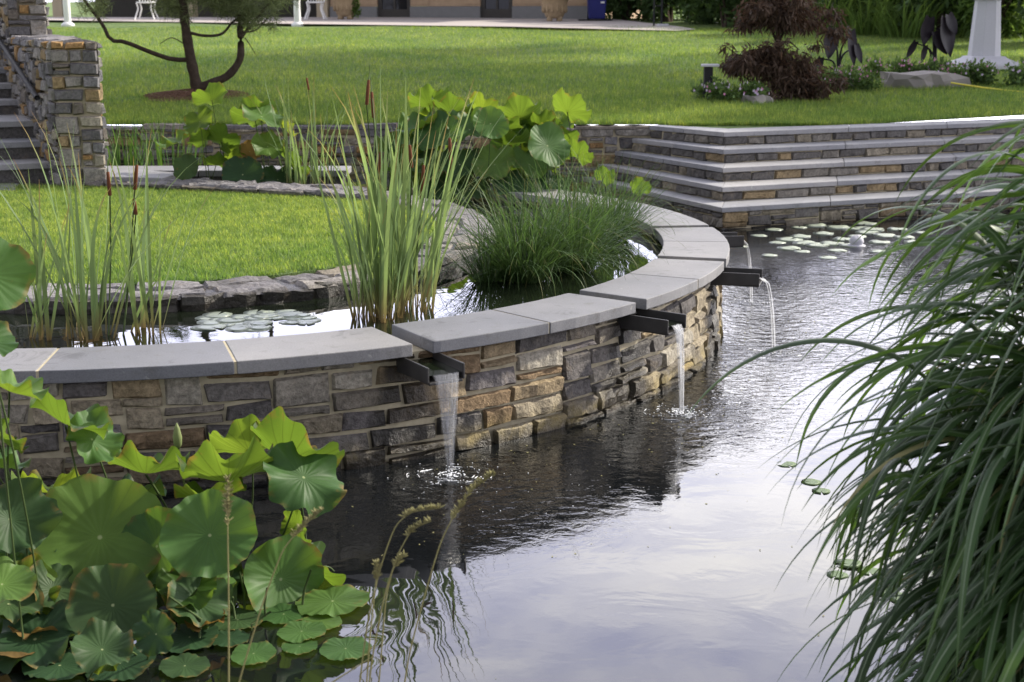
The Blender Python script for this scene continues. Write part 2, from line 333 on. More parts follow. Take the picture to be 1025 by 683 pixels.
def water_mat(name, pond):
    t = NT(name); tc = t.n('ShaderNodeTexCoord'); pos = t.n('ShaderNodeNewGeometry').outputs['Position']
    mp = t.n('ShaderNodeMapping'); t.l(pos, mp.inputs[0]); mp.inputs['Scale'].default_value = (1, 1.25, 1); mp.inputs['Rotation'].default_value = (0, 0, R(-14))
    n1 = t.noise(2.9, 3, .5, mp.outputs[0], .6); n2 = t.noise(15, 3, .6, mp.outputs[0], .4)
    sep = t.n('ShaderNodeSeparateXYZ'); t.l(pos, sep.inputs[0])
    def dist(p):
        v = t.n('ShaderNodeVectorMath', operation='DISTANCE'); t.l(pos, v.inputs[0]); v.inputs[1].default_value = tuple(p); return v.outputs['Value']
    if pond:
        far = t.ramp(t.math('DIVIDE', sep.outputs[1], 12.), [(.46, (.012,)*3), (.56, (.10,)*3), (.68, (.30,)*3), (.95, (.34,)*3)])
        h = t.math('MULTIPLY', n2.outputs['Fac'], far); h2 = t.math('MULTIPLY', n1.outputs['Fac'], t.ramp(t.math('DIVIDE', sep.outputs[1], 12.), [(.3, (.10,)*3), (.52, (.26,)*3), (.7, (.36,)*3)]))
        h = t.math('ADD', h, h2)
        for a, rb in zip(SPOUT_ANG, (3.60, 3.61, 3.66, 3.66)):
            d = dist(pol(rb, a))
            ring = t.math('MULTIPLY', t.math('SINE', t.math('MULTIPLY', d, 62.)), t.ramp(d, [(0, (.35,)*3), (.2, (.10,)*3), (.55, (0, 0, 0))]))
            h = t.math('ADD', h, ring)
            h = t.math('ADD', h, t.math('MULTIPLY', n2.outputs['Fac'], t.ramp(d, [(.05, (2.2,)*3), (.35, (.8,)*3), (.95, (0,)*3)])))
        d = dist((-.55, 3.95, 0))
        h = t.math('ADD', h, t.math('MULTIPLY', t.math('SINE', t.math('MULTIPLY', d, 55.)), t.ramp(d, [(.1, (.06,)*3), (.5, (0,)*3)])))
        nrm = t.bump(h, .55, .012)
        col = (.006, .007, .008)
    else:
        h = t.math('MULTIPLY', n1.outputs['Fac'], .35); nrm = t.bump(h, .3, .01); col = (.010, .014, .008)
    p = t.bsdf(col, .015, nrm, .5); p.inputs['IOR'].default_value = 1.9
    return t.done(p)
M['pond'] = water_mat('pond_water', True); M['pool'] = water_mat('pool_water', False)
def stream_mat(lo=.04, hi=.5):
    t = NT('falling_water'); uv = t.n('ShaderNodeUVMap'); mp = t.n('ShaderNodeMapping'); mp.inputs['Scale'].default_value = (9, .7, 1); t.l(uv.outputs[0], mp.inputs[0])
    n = t.noise(3, 4, .6, mp.outputs[0]); k = t.ramp(n.outputs['Fac'], [(.42, (lo,)*3), (.72, (hi,)*3)])
    p = t.bsdf((.82, .84, .88), .12, t.bump(n.outputs['Fac'], .5, .01), .6); tr = t.n('ShaderNodeBsdfTransparent')
    m = t.n('ShaderNodeMixShader'); t.l(k, m.inputs[0]); t.l(tr.outputs[0], m.inputs[1]); t.l(p.outputs[0], m.inputs[2])
    return t.done(m)
M['stream'] = stream_mat(.03, .42); M['streamw'] = stream_mat(.12, .8); M['foam'] = plain('foam', (.8, .82, .85), .4, .05, 20, bump=0)

# ------------------------------------------------------------------ stone masonry
def pack(Lu, Hv, cu, cv, wmin, wmax, hmax, rng):
    nu, nv = max(1, round(Lu/cu)), max(1, round(Hv/cv)); cu, cv = Lu/nu, Hv/nv
    g = np.zeros((nv, nu), bool); out = []
    for j in range(nv):
        i = 0
        while i < nu:
            if g[j, i]: i += 1; continue
            k = i
            while k < nu and not g[j, k]: k += 1
            w = min(rng.integers(wmin, wmax+1), k-i)
            if 0 < k-i-w < wmin: w = k-i if k-i <= wmax else max(wmin, (k-i)//2)
            h = int(rng.choice(np.arange(1, hmax+1), p=PH[hmax])); h = min(h, nv-j)
            if h == 3: w = max(w, min(k-i, 4))
            g[j:j+h, i:i+w] = True; out.append((i*cu, (i+w)*cu, j*cv, (j+h)*cv)); i += w
    return out
PH = {1: [1.], 2: [.5, .5], 3: [.30, .63, .07]}
def stones(mb, rects, P, rng, gap=.006, depth=.028, rough=.008, cell=.035, wet=None, moss=None, warp=.007, chamf=.010):
    for u0, u1, v0, v1 in rects:
        a = gap*(.5+rng.random(4)); u0_, u1_, v0_, v1_ = u0+a[0], u1-a[1], v0+a[2], v1-a[3]
        if u1_-u0_ < .015 or v1_-v0_ < .012: continue
        c = min(chamf, .25*(u1_-u0_), .25*(v1_-v0_))
        def axis(p, q):
            n = max(1, int(round((q-p-2*c)/cell))); return np.r_[p, np.linspace(p+c, q-c, n+1), q]
        U, V = axis(u0_, u1_), axis(v0_, v1_); nu, nv = len(U), len(V)
        gu, gv = np.meshgrid(U, V, indexing='ij')
        su = (gu-u0_)/(u1_-u0_); sv = (gv-v0_)/(v1_-v0_)
        k = rng.normal(0, warp, (4, 2)); k = np.clip(k, -2*gap, 2*gap)*(min(1, (v1_-v0_)/.06))
        wq = np.stack([(1-su)*(1-sv), su*(1-sv), (1-su)*sv, su*sv], -1)
        gu = gu+(wq@k[:, 0]); gv = gv+(wq@k[:, 1])
        d = depth*(.55+.9*rng.random())
        gw = np.full(gu.shape, d)+rough*(1.3*np.sin(gu*rng.uniform(25, 60)+rng.random()*6+gv*rng.uniform(-40, 40))+.9*np.sin(gv*rng.uniform(40, 90)+rng.random()*6)+rng.normal(0, .45, gu.shape))+(su-.5)*rng.normal(0, rough*1.6)+(sv-.5)*rng.normal(0, rough*1.2)
        gw[0, :] = gw[-1, :] = -.004; gw[:, 0] = gw[:, -1] = -.004
        ins = rng.normal(0, .0025, gu.shape); gu[1:-1, 1:-1] += ins[1:-1, 1:-1]; gv[1:-1, 1:-1] += rng.normal(0, .0025, gu.shape)[1:-1, 1:-1]
        pts = P(gu.ravel(), gv.ravel(), gw.ravel())
        idx = np.arange(nu*nv).reshape(nu, nv)
        f = np.stack([idx[:-1, :-1], idx[1:, :-1], idx[1:, 1:], idx[:-1, 1:]], -1).reshape(-1, 4).tolist()
        att = {}
        uc, vc = (u0+u1)/2, (v0+v1)/2
        if wet is not None: att['wet'] = wet(gu.ravel(), gv.ravel()) if callable(wet) else wet
        if moss is not None: att['moss'] = moss(gu.ravel(), gv.ravel()) if callable(moss) else moss
        mb.add(pts, f, **att)
def line_map(p0, p1, z0=0.):
    p0 = np.array(p0[:2], float); p1 = np.array(p1[:2], float); d = (p1-p0)/np.linalg.norm(p1-p0); n = np.array([d[1], -d[0]])   # outward = right of travel
    def P(u, v, w): return np.c_[p0[0]+d[0]*u+n[0]*w, p0[1]+d[1]*u+n[1]*w, z0+v]
    return P, np.linalg.norm(p1-p0)
class Path:
    """smooth polyline with arc length; w is to the right of travel"""
    def __init__(s, pts, n=400):
        p = np.array(pts, float); k = len(p); t = np.linspace(0, k-1-1e-6, n); i = t.astype(int); f = (t-i)[:, None]
        q = np.vstack([2*p[0]-p[1], p, 2*p[-1]-p[-2]]); a, b, c, d = q[i], q[i+1], q[i+2], q[i+3]
        s.p = .5*((2*b)+(-a+c)*f+(2*a-5*b+4*c-d)*f*f+(-a+3*b-3*c+d)*f**3)
        s.s = np.r_[0, np.cumsum(np.linalg.norm(np.diff(s.p, axis=0), axis=1))]; s.L = s.s[-1]
        tt = np.gradient(s.p, axis=0); tt /= np.linalg.norm(tt, axis=1)[:, None]; s.nrm = np.c_[tt[:, 1], -tt[:, 0]]
    def xy(s, u, w):
        return np.stack([np.interp(u, s.s, s.p[:, 0])+w*np.interp(u, s.s, s.nrm[:, 0]), np.interp(u, s.s, s.p[:, 1])+w*np.interp(u, s.s, s.nrm[:, 1])], -1)

# ------------------------------------------------------------------ terrain and water
STEP_C = [np.array([1.80+.0575*i, 11.95+.39*i]) for i in range(5)]
STEP_Z = [.2+.13*i for i in range(5)]
DR = np.array([.918, .396])                      # direction of the right-hand flights
Y_WALL = 14.4
def yfront(X):
    c = STEP_C[4]+np.array([.09, .42])
    if X < 1.5: return Y_WALL+.17
    if X < c[0]: return Y_WALL+.17+(X-1.5)/(c[0]-1.5)*(c[1]-Y_WALL-.17)
    return c[1]+(X-c[0])*DR[1]/DR[0]
def lawnz(X, Y):
    a = .715+max(0, min(Y, 33)-14.55)*.0465
    if Y < 14.55: a = .715-(14.55-Y)*.012
    if Y > 33: a += (min(Y, 40.5)-33)*.03
    if Y > 46: a += min((Y-46)*.02, 2)
    return a
m = MB()
xs = np.r_[-400, -120, -50, -30, np.linspace(-20, 20, 81), 30, 50, 120, 400]
ts = np.r_[np.linspace(0, 1, 40)**1.3*30, 36, 45, 60, 100, 250, 600, 1500]
vv = []
for x in xs:
    y0 = yfront(max(-14, min(x, 14)))
    for t in ts:
        Y = y0+t; vv.append((x, Y, lawnz(x, Y)+.02*math.sin(x*1.3+Y*.7)*min(1, t/2)))
nx, ny = len(xs), len(ts); idx = np.arange(nx*ny).reshape(nx, ny)
m.add(vv, np.stack([idx[:-1, :-1], idx[1:, :-1], idx[1:, 1:], idx[:-1, 1:]], -1).reshape(-1, 4).tolist())
LAWN = m.build('lawn', M['lawn'], smooth=True, kind='structure')
m = MB(); m.prism([(-400, -400), (400, -400), (400, 18), (-400, 18)], -1.6, -.8); m.build('ground', M['soil'], kind='structure')
# near bank, off the bottom and the right of the picture
m = MB(); bank = [(-30, -30), (-30, 2.2), (-3, 2.4), (-.3, 2.75), (.55, 2.85), (1.05, 2.75), (1.75, 3.6), (3.2, 7), (5.2, 11), (7.6, 14.3), (40, 30), (40, -30)]
inner = [(x+(.25 if i > 6 else 0), y-.25) for i, (x, y) in enumerate(bank)]
nb = len(bank)
m.add([(x, y, -.8) for x, y in bank]+[(x, y, .06) for x, y in bank]+[(x, y, .2) for x, y in inner],
      [(i, i+1, nb+i+1, nb+i) for i in range(nb-1)]+[(nb+i, nb+i+1, 2*nb+i+1, 2*nb+i) for i in range(nb-1)]+[tuple(range(2*nb, 3*nb))])
m.build('bank', M['soil'], kind='structure')
m = MB(); m.add([(-30, 0, 0), (40, 0, 0), (40, 20, 0), (-30, 20, 0)], [(0, 1, 2, 3)]); m.build('pond_water', M['pond'], kind='structure')
m = MB()
ring = [tuple(pol(3.07, a)[:2]) for a in np.linspace(-180, 65, 80)]
ring += [(-.25, 11.35), (-.25, Y_WALL+.05), (-9, Y_WALL+.05), (-9, 8.4)]
m.add([(x, y, Z_POOL) for x, y in ring], [tuple(range(len(ring)))]); m.build('pool_water', M['pool'], kind='structure')

# lawn blades (stuff)
def blades_field(name, pts, zf, hgt, wid, lean, mat):
    n = len(pts); P0 = np.c_[pts, zf]
    az = RNG.random(n)*2*np.pi; h = hgt*(.6+.7*RNG.random(n)); ln = lean*RNG.random(n)
    tip = P0+np.c_[np.cos(az)*ln*h, np.sin(az)*ln*h, h]
    sd_ = np.c_[-np.sin(az), np.cos(az), np.zeros(n)]*(wid*(.7+.6*RNG.random(n)))[:, None]
    v = np.stack([P0-sd_, P0+sd_, tip], 1).reshape(-1, 3)
    me = bpy.data.meshes.new(name); me.vertices.add(3*n); me.vertices.foreach_set('co', v.ravel())
    me.loops.add(3*n); me.loops.foreach_set('vertex_index', np.arange(3*n, dtype=np.int32)); me.polygons.add(n)
    me.polygons.foreach_set('loop_start', np.arange(0, 3*n, 3, dtype=np.int32)); me.polygons.foreach_set('loop_total', np.full(n, 3, dtype=np.int32))
    me.update(calc_edges=True); me.materials.append(mat)
    o = bpy.data.objects.new(name, me); COL.objects.link(o); o['kind'] = 'stuff'; return o
def inpoly(p, poly):
    x, y = p[:, 0], p[:, 1]; c = np.zeros(len(p), bool); n = len(poly)
    for i in range(n):
        x1, y1 = poly[i]; x2, y2 = poly[(i+1) % n]
        k = ((y1 > y) != (y2 > y)); xx = (x2-x1)*(y-y1)/((y2-y1) if abs(y2-y1) > 1e-9 else 1e-9)+x1
        c ^= k & (x < xx)
    return c
n = 330000
Yr = 14.4+(RNG.random(n)**1.75)*19; Xr = (RNG.random(n)-.5)*2*(.40*Yr)
yf = np.array([yfront(x) for x in Xr]); k = Yr > yf+.015
Xr, Yr = Xr[k], Yr[k]; zz = np.array([lawnz(a, b) for a, b in zip(Xr, Yr)])
blades_field('grass', np.c_[Xr, Yr], zz+.02*np.sin(Xr*1.3+Yr*.7)*np.minimum(1, (Yr-yf[k])/2)-.004, .055, .0045, .9, M['blade'])
o = bpy.data.objects['grass']

# round inner lawn
edge = [tuple(pol(1.6, a)[:2]) for a in (-180, -160, -140, -120, -105, -90, -75, -60, -45, -30, -15, 0)]+[(-.48, 8.84), (-.62, 9.46), (-.98, 9.96), (-1.42, 10.24), (-1.98, 10.47), (-2.8, 10.76), (-3.45, 10.98)]
EP = Path(edge)
lawnpoly = [tuple(p) for p in EP.p]+[(-8, 11.2), (-8, 8.4)]
m = MB(); m.prism(lawnpoly, .30, .495); m.build('inner_lawn', M['lawn'], kind='structure')
pts = np.c_[-4.6+RNG.random(260000)*4.3, 6.7+RNG.random(260000)*4.4]; k = inpoly(pts, lawnpoly); pts = pts[k][:150000]
blades_field('grass', pts, np.full(len(pts), .492), .028, .0028, 1.0, M['blade'])

# ------------------------------------------------------------------ curved pond wall
W = thing('curved_pond_wall', 'curved ashlar stone wall of the raised round pool with grey coping and water spouts', 'wall', (CX, CY, 0))
A0, A1 = -150, 66
core = MB(); an = np.linspace(A0, A1, 120)
prof = [(R_IN+.05, -.8), (R_OUT-.045, -.8), (R_OUT-.075, Z_COP-.053), (R_IN+.05, Z_COP-.053)]
v = [pol(r, a, z) for a in an for r, z in prof]
core.add(v, [(i*4+j, (i+1)*4+j, (i+1)*4+(j+1) % 4, i*4+(j+1) % 4) for i in range(len(an)-1) for j in range(4)]+[(0, 1, 2, 3), tuple(len(v)-4+j for j in (3, 2, 1, 0))])
core.build('mortar_core', M['mortar'], W)
def wallP(u, v, w):
    a = R(A0)+u/R_OUT; r = R_OUT-.045-.03*np.clip(v/.45, 0, 1)+w
    return np.c_[CX+r*np.cos(a), CY+r*np.sin(a), v]
def wetf(u, v):
    a = A0+np.degrees(u/R_OUT); w = np.zeros_like(u)
    for s in SPOUT_ANG:
        d = (a-s)*math.pi/180*R_OUT+.06; hw = .10+.14*np.clip((.45-v)/.45, 0, 1)
        w = np.maximum(w, np.clip((hw-np.abs(d))/.05, 0, 1))
    w = np.maximum(w, np.clip((.04+.018*np.sin(u*9)+.01*np.sin(u*31)-v)/.025, 0, 1))
    w = np.maximum(w, .55*np.clip((a+63)/-5, 0, 1)*np.clip((.30-v)/.2, 0, 1))
    return w
mossf = lambda u, v: np.clip((.13-v)/.08, 0, 1)*np.clip((A0+np.degrees(u/R_OUT)+70)/8, .15, 1)
rng = np.random.default_rng(11)
Lw = R(A1-A0)*R_OUT
sm = MB(); rects = [(a, b, c-.06, d-.06) for a, b, c, d in pack(Lw, Z_COP-.05+.06, .039, .0425, 4, 8, 3, rng)]
rects = [q for q in rects if A0+np.degrees(q[1]/R_OUT) > -112]
stones(sm, rects, wallP, rng, wet=wetf, moss=mossf, depth=.016, rough=.0038, warp=.006, gap=.0055, cell=.038, chamf=.008)
sm.build('stone_face', M['wall'], W, smooth=False)
# coping slabs: gaps at the spouts, mortar joints between
cuts = []
for i, s in enumerate(SPOUT_ANG): cuts += [(s, .046), (s+11 if i < 3 else s+11.5, .004)]
cuts += [(-72, .005), (-84.3, .005), (-96.5, .005), (-109, .005), (-121, .005), (-133, .005), (-145, .005), (29, .004), (40, .004), (52, .004), (64, .004)]
cuts.sort()
for (a, ga), (b, gb) in zip(cuts[:-1], cuts[1:]):
    sl = MB(); aa = np.linspace(a, b, 9); v = []
    for i, q in enumerate(aa):
        for r in (R_IN, R_OUT):
            off = 0
            if i == 0: off = math.degrees(ga/r)
            if i == 8: off = -math.degrees(gb/r)
            jit = .0016*math.sin(q*7+r*3)
            for z in (Z_COP-.052, Z_COP): v.append(pol(r+jit, q+off, z))
    f = []
    for i in range(8):
        p = i*4; f += [(p+1, p+3, p+7, p+5), (p, p+4, p+6, p+2), (p+2, p+6, p+7, p+3), (p, p+1, p+5, p+4)]
    f += [(0, 2, 3, 1), (32, 33, 35, 34)]
    sl.add(v, f); bevel(sl.build('coping_slab', M['slab'], W), .004, 2)
jm = MB()
for a, g_ in cuts:
    if g_ < .01:
        da = math.degrees(.0052/R_OUT); v = [pol(r, a+s*da, z) for r in (R_IN+.003, R_OUT-.004) for s in (-1, 1) for z in (Z_COP-.05, Z_COP-.003)]
        jm.add(v, [(1, 5, 7, 3), (4, 6, 7, 5), (0, 2, 3, 1)])
jm.build('coping_joint', M['mortar'], W)
def radial_frame(a):
    e = np.array([math.cos(R(a)), math.sin(R(a)), 0]); t = np.array([-e[1], e[0], 0]); return e, t
for a in SPOUT_ANG:
    e, t = radial_frame(a); c = pol(0, 0); sp = MB()
    w, th = .075, .010; r0, r1 = R_IN+.02, 3.575
    for (s0, s1, zb0, zt0, zb1, zt1) in ((-w, w, .372, .384, .372, .384), (-w-th, -w, .365, .446, .382, .446), (w, w+th, .365, .446, .382, .446)):
        v = [np.array([CX, CY, 0])+e*r+t*s+np.array([0, 0, z]) for r, zb, zt in ((r0, zb0, zt0), (r1, zb1, zt1)) for s in (s0, s1) for z in (zb, zt)]
        sp.add(v, [(0, 1, 3, 2), (4, 6, 7, 5), (0, 4, 5, 1), (2, 3, 7, 6), (1, 5, 7, 3), (0, 2, 6, 4)])
    so = sp.build('spout', M['spout'], W)
    bevel(so, .003, 2)
    wt = MB(); v = [np.array([CX, CY, 0])+e*r+t*s+np.array([0, 0, z]) for r, z in ((r0, .418), (r1-.01, .410)) for s in (-w+.001, w-.001)]
    wt.add(v, [(0, 2, 3, 1)]); wt.build('spout_water', M['pool'], so)

LB = {-59: 'thin sheet of water falling from the nearest spout of the curved wall', -37: 'white stream falling from the second spout along the curved wall',
      -15.5: 'slender arc of water falling from the spout at the wall\'s outermost bulge', 6.5: 'short distant stream of water behind the outermost spout'}
for a, rb, wb in zip(SPOUT_ANG, (3.60, 3.61, 3.66, 3.66), (.018, .014, .012, .012)):
    e, t = radial_frame(a); base = pol(rb, a)
    T = thing('waterfall', LB[a], 'waterfall', tuple(base)); st = MB()
    k = 16; tt = np.linspace(0, 1, k); wtop = .055 if a == -59 else .034 if a == -37 else .018
    for layer in (0, .012):
        c = np.array([np.array([CX, CY, 0])+e*(3.578-layer+(rb-3.575)*x**.6)+np.array([0, 0, .412*(1-x*x)]) for x in np.sqrt(np.linspace(0, 1, k))])
        ww = wb*.6+(wtop-wb*.6)*(1-np.linspace(0, 1, k)**.8)
        cols = 7; v = []; uv = []
        for i in range(k):
            for j in range(cols):
                s = (j/(cols-1)-.5)*2; v.append(c[i]+t*s*ww[i]+e*(.006*(1-s*s)+.003*math.sin(j*3+i*.2))); uv.append((j/(cols-1), i/(k-1)+layer*20))
        st.add(v, [(i*cols+j, i*cols+j+1, (i+1)*cols+j+1, (i+1)*cols+j) for i in range(k-1) for j in range(cols-1)], uv)
    st.build('stream', M['stream'] if a < -50 else M['streamw'], T, smooth=True)
    fo = MB(); rr = np.random.default_rng(int(abs(a)*10))
    for i in range(150 if a < -30 else 60):
        d = abs(rr.normal(0, .075)); q = rr.random()*6.283; p = base+np.array([math.cos(q)*d*1.3, math.sin(q)*d, .002]); s = .0018+.0036*rr.random()*math.exp(-d*5)
        if math.hypot(p[0]-CX, p[1]-CY) < R_OUT+.01: continue
        fo.lathe([(s*.6, -s*.3), (s, 0), (s*.7, s*.5), (.001, s*.7)], p, 6)
    for i in range(22):                                     # drifting bubbles further out
        d = .15+.75*rr.random(); q = R(a)+rr.normal(0, .9); p = base+np.array([math.cos(q)*d, math.sin(q)*d, .001]); s = .0014+.0016*rr.random()
        if math.hypot(p[0]-CX, p[1]-CY) < R_OUT+.01: continue
        fo.lathe([(s, 0), (s*.7, s*.6), (.0005, s*.8)], p, 6)
    for i in range(26):                                     # splash streaks hugging the water
        q = rr.random()*6.283; d = .03+.11*rr.random(); ln = .02+.04*rr.random()
        pts = [base+np.array([math.cos(q+g_)*d*1.25, math.sin(q+g_)*d, .002]) for g_ in np.linspace(0, ln/d*.6, 5)]
        if min(math.hypot(p[0]-CX, p[1]-CY) for p in pts) < R_OUT+.01: continue
        fo.tube(pts, [.0006, .0015, .002, .0015, .0005], 5)
    fo.build('foam', M['foam'], T, smooth=True, kind='stuff')

# ------------------------------------------------------------------ rim round the inner lawn
RW = thing('stone_edging', 'low rough flagstone edging round the inner lawn, black and wet on the pool side', 'edging', (EP.p[200][0], EP.p[200][1], .42))
rng = np.random.default_rng(5)
bk = lambda u: np.clip((u-EP.L*.62)/(EP.L*.14), 0, 1)*.055   # the far arm stands a little higher
m = MB(); us = np.linspace(0, EP.L, 160); v = []
for u in us:
    z = .492+float(bk(u))
    for w, zz_ in ((0.0, .28), (0.345, .28), (.33, z-.012), (0.0, z-.012)):
        p = EP.xy(np.array([u]), np.array([w]))[0]; v.append((p[0], p[1], zz_))
m.add(v, [(i*4+j, (i+1)*4+j, (i+1)*4+(j+1) % 4, i*4+(j+1) % 4) for i in range(159) for j in range(4)], wet=1.0)
m.build('edging_core', M['rim'], RW)
m = MB(); rects = []
u = 0.
while u < EP.L-.1:
    l = .16+.2*rng.random(); u2 = min(u+l, EP.L); s = .5+.25*(rng.random()-.5)
    if rng.random() < .35: rects.append((u, u2, 0, .36))
    else: rects += [(u, u2, 0, .36*s), (u+.03*rng.normal(), u2+.03*rng.normal(), .36*s, .36)]
    u = u2
def rimtop(u, v, w):
    p = EP.xy(np.clip(u, 0, EP.L), v-.005); return np.c_[p, .478+bk(u)+w]
stones(m, rects, rimtop, rng, gap=.006, depth=.020, rough=.004, cell=.05, warp=.012, chamf=.014)
m.build('top_stones', M['rim'], RW)
m = MB(); rects = []; u = 0.
while u < EP.L-.1:
    u2 = min(u+.18+.25*rng.random(), EP.L); rects.append((u, u2, .36, .495)); u = u2
def rimface(u, v, w):
    p = EP.xy(np.clip(u, 0, EP.L), .335+w); return np.c_[p, v+bk(u)*np.clip((v-.36)/.13, 0, 1)]
stones(m, rects, rimface, rng, depth=.02, rough=.009, wet=.93, cell=.04)
def riminner(u, v, w):
    p = EP.xy(np.clip(u, 0, EP.L), -w-.002); return np.c_[p, v+bk(u)]
rects = [(a, b, .44, .492) for a, b, c, d in rects if a > EP.L*.6]
stones(m, rects, riminner, rng, depth=.014, rough=.006, wet=.45, cell=.04)
m.build('face_stones', M['rim'], RW)

# paving slabs where the edging meets the stairs
P_ = thing('paving', 'two flat pale paving stones at the foot of the stone pier', 'paving', (-3.2, 11.1, .5))
m = MB(); m.prism([(-3.45, 11.02), (-2.72, 10.85), (-2.66, 11.22), (-3.05, 11.5), (-3.5, 11.45)], .45, .575); bevel(m.build('slab', M['slab'], P_), .008)
m = MB(); m.prism([(-5.3, 10.62), (-3.78, 10.62), (-3.9, 11.06), (-5.3, 11.02)], .45, .51); bevel(m.build('slab', M['slab'], P_), .008)
# ledge slab wall behind the lotus
LG = thing('stone_ledge', 'long low ledge of dark stone topped by a grey slab behind the rear lotus', 'ledge', (-2.4, 11.75, .3))
m = MB(); m.box((-2.42, 11.78, .40), (2.0, .30, .20)); m.build('ledge_base', M['riser'], LG)
for a, b in ((-3.5, -2.6), (-2.592, -1.98), (-1.972, -1.37)):
    m = MB(); m.box(((a+b)/2, 11.78, .53), (b-a, .38, .052)); bevel(m.build('ledge_slab', M['slab'], LG), .005)

# ------------------------------------------------------------------ retaining wall and steps
rng = np.random.default_rng(21)
RT = thing('retaining_wall', 'straight low stone retaining wall holding back the upper lawn', 'wall', (-1.5, Y_WALL, 0))
m = MB(); m.box(((-9+1.45)/2, Y_WALL+.18, .0), (10.45, .30, 1.36)); m.build('mortar_core', M['mortar'], RT)
m = MB(); P, Ln = line_map((-9, Y_WALL+.03), (1.44, Y_WALL+.03), -.1)
rects = [q for q in pack(Ln, .79, .05, .045, 3, 8, 3, rng) if q[1] > 3.5]
stones(m, rects, P, rng, depth=.03, rough=.008, cell=.06)
def captop(u, v, w): return np.c_[-9+u, Y_WALL-.01+v, .685+w]
stones(m, [(a, b, 0, .36) for a, b, _, _ in pack(10.44, .3, .1, .3, 3, 9, 1, rng) if b > 3.5], captop, rng, depth=.03, rough=.004, cell=.1, gap=.004)
m.build('stone_face', M['pier'], RT)

ST = thing('garden_steps', 'wide angled flight of five bluestone steps rising from the pond to the lawn', 'steps', (1.8, 11.95, 0))
LEND = [np.array([.70+.175*i, Y_WALL-.006]) for i in range(5)]
far = 7.2
for i in range(5):
    c, z, le = STEP_C[i], STEP_Z[i], LEND[i]
    c2 = STEP_C[i+1] if i < 4 else c+np.array([.09, .42]); l2 = LEND[i+1] if i < 4 else np.array([1.50, Y_WALL+.1])
    ov = np.array([.03, .05]); b2 = c2+ov
    r1 = c+DR*far; r2 = b2+DR*(far-.2)
    # tread in slabs along the right-hand flight, and along the left-hand return
    nrm = np.array([DR[1], -DR[0]])
    cutsR = [0]; 
    while cutsR[-1] < far-1.6: cutsR.append(cutsR[-1]+1.1+.5*rng.random())
    cutsR[-1] = far
    ln = np.linalg.norm(le-c); dl = (le-c)/ln; cutsL = [0, ln*.52, ln]
    lb = np.linalg.norm(l2-b2)
    k0, k1 = z-.045, z
    for q, (s0, s1) in enumerate(zip(cutsR[:-1], cutsR[1:])):
        e = .0025; m = MB(); m.prism([tuple(c+DR*(s0+(e if q else 0))), tuple(c+DR*(s1-e)), tuple(b2+DR*(s1-e)), tuple(b2+DR*(s0+(e if q else 0)))], k0, k1)
        bevel(m.build('tread', M['tread'], ST), .005)
    for q in range(2):
        f0, f1 = cutsL[q]/ln+.0012*(1 if q else 1.5), cutsL[q+1]/ln-.0012
        m = MB(); m.prism([tuple(c+(le-c)*f1), tuple(c+(le-c)*f0), tuple(b2+(l2-b2)*f0), tuple(b2+(l2-b2)*f1)], k0, k1)
        bevel(m.build('tread', M['tread'], ST), .005)
    # riser masonry beneath this tread
    zb = STEP_Z[i-1] if i else -.5; back = np.array([.012, .035])
    cc = c+back; m = MB()
    core = MB(); core.prism([tuple(le+back*.6), tuple(cc+np.array([.004, .012])), tuple(cc+DR*far), tuple(cc+DR*far+np.array([-.3, .6])), tuple(cc+np.array([.25, .55])), tuple(le+np.array([.3, .0]))], zb-.02, z-.046)
    core.build('riser_core', M['mortar'], ST)
    if i: h0, hh = zb+.001, z-.047-zb
    else: h0, hh = -.08, z-.047+.08
    Pm, Ln = line_map(cc, cc+DR*far, h0)
    wt_ = (lambda u, v: np.clip((.14-v)/.05, 0, 1)*.9) if i == 0 else .12
    stones(m, pack(Ln, hh, .05, hh if i else .05, 3, 7, 1 if i else 2, rng), Pm, rng, depth=.018, rough=.006, cell=.06, gap=.004, wet=wt_)
    Pm, Ln = line_map(le+back*.6, cc, h0)
    stones(m, pack(Ln, hh, .05, hh if i else .05, 3, 7, 1 if i else 2, rng), Pm, rng, depth=.018, rough=.006, cell=.06, gap=.004, wet=wt_)
    m.build('riser', M['riser'], ST)
# short wall closing the raised pool at the back
CW = MB(); CW.box((-.12, 12.8, -.1), (.3, 3.15, 1.15)); o = CW.build('closing_wall', M['riser']); tag(o, 'low dark stone wall end mostly hidden behind the middle lotus', 'wall')

# ------------------------------------------------------------------ stone stair pier on the left
rng = np.random.default_rng(31)
AD = np.array([-.44, .898]); BD = np.array([-.898, -.44]); P0 = np.array([-3.53, 10.93]); P1 = np.array([-3.17, 10.95])
PR = thing('stair_wall', 'rough multicoloured stone pier and side wall beside the garden stairs', 'wall', (-3.4, 11, .5))
m = MB()
ZT = 1.62
def quad(a, b, l): return [tuple(a), tuple(b), tuple(b+AD*l), tuple(a+AD*l)]
m.prism(quad(P0+np.array([.02, .02]), P1+np.array([-.02, .02]), 2.6), 0, ZT-.03); m.prism(quad(P0+AD*2.55+np.array([.02, .02]), P1+AD*2.55+np.array([-.02, .02]), 4), 0, 2.6)
m.build('mortar_core', M['mortar'], PR)
m = MB()
def face(a, b, z0, z1, cu=.05, cv=.05, lo=2, hi=5, hm=3):
    P, Ln = line_map(a, b, z0); stones(m, pack(Ln, z1-z0, cu, cv, lo, hi, hm, rng), P, rng, depth=.020, rough=.005, cell=.06, warp=.005)
face(P0, P1, .4, ZT-.07, .045, .05, 2, 5); face(P1, P1+AD*2.5, .4, ZT-.07); face(P0+AD*6, P0, .4, ZT-.07, .05, .05, 2, 5)
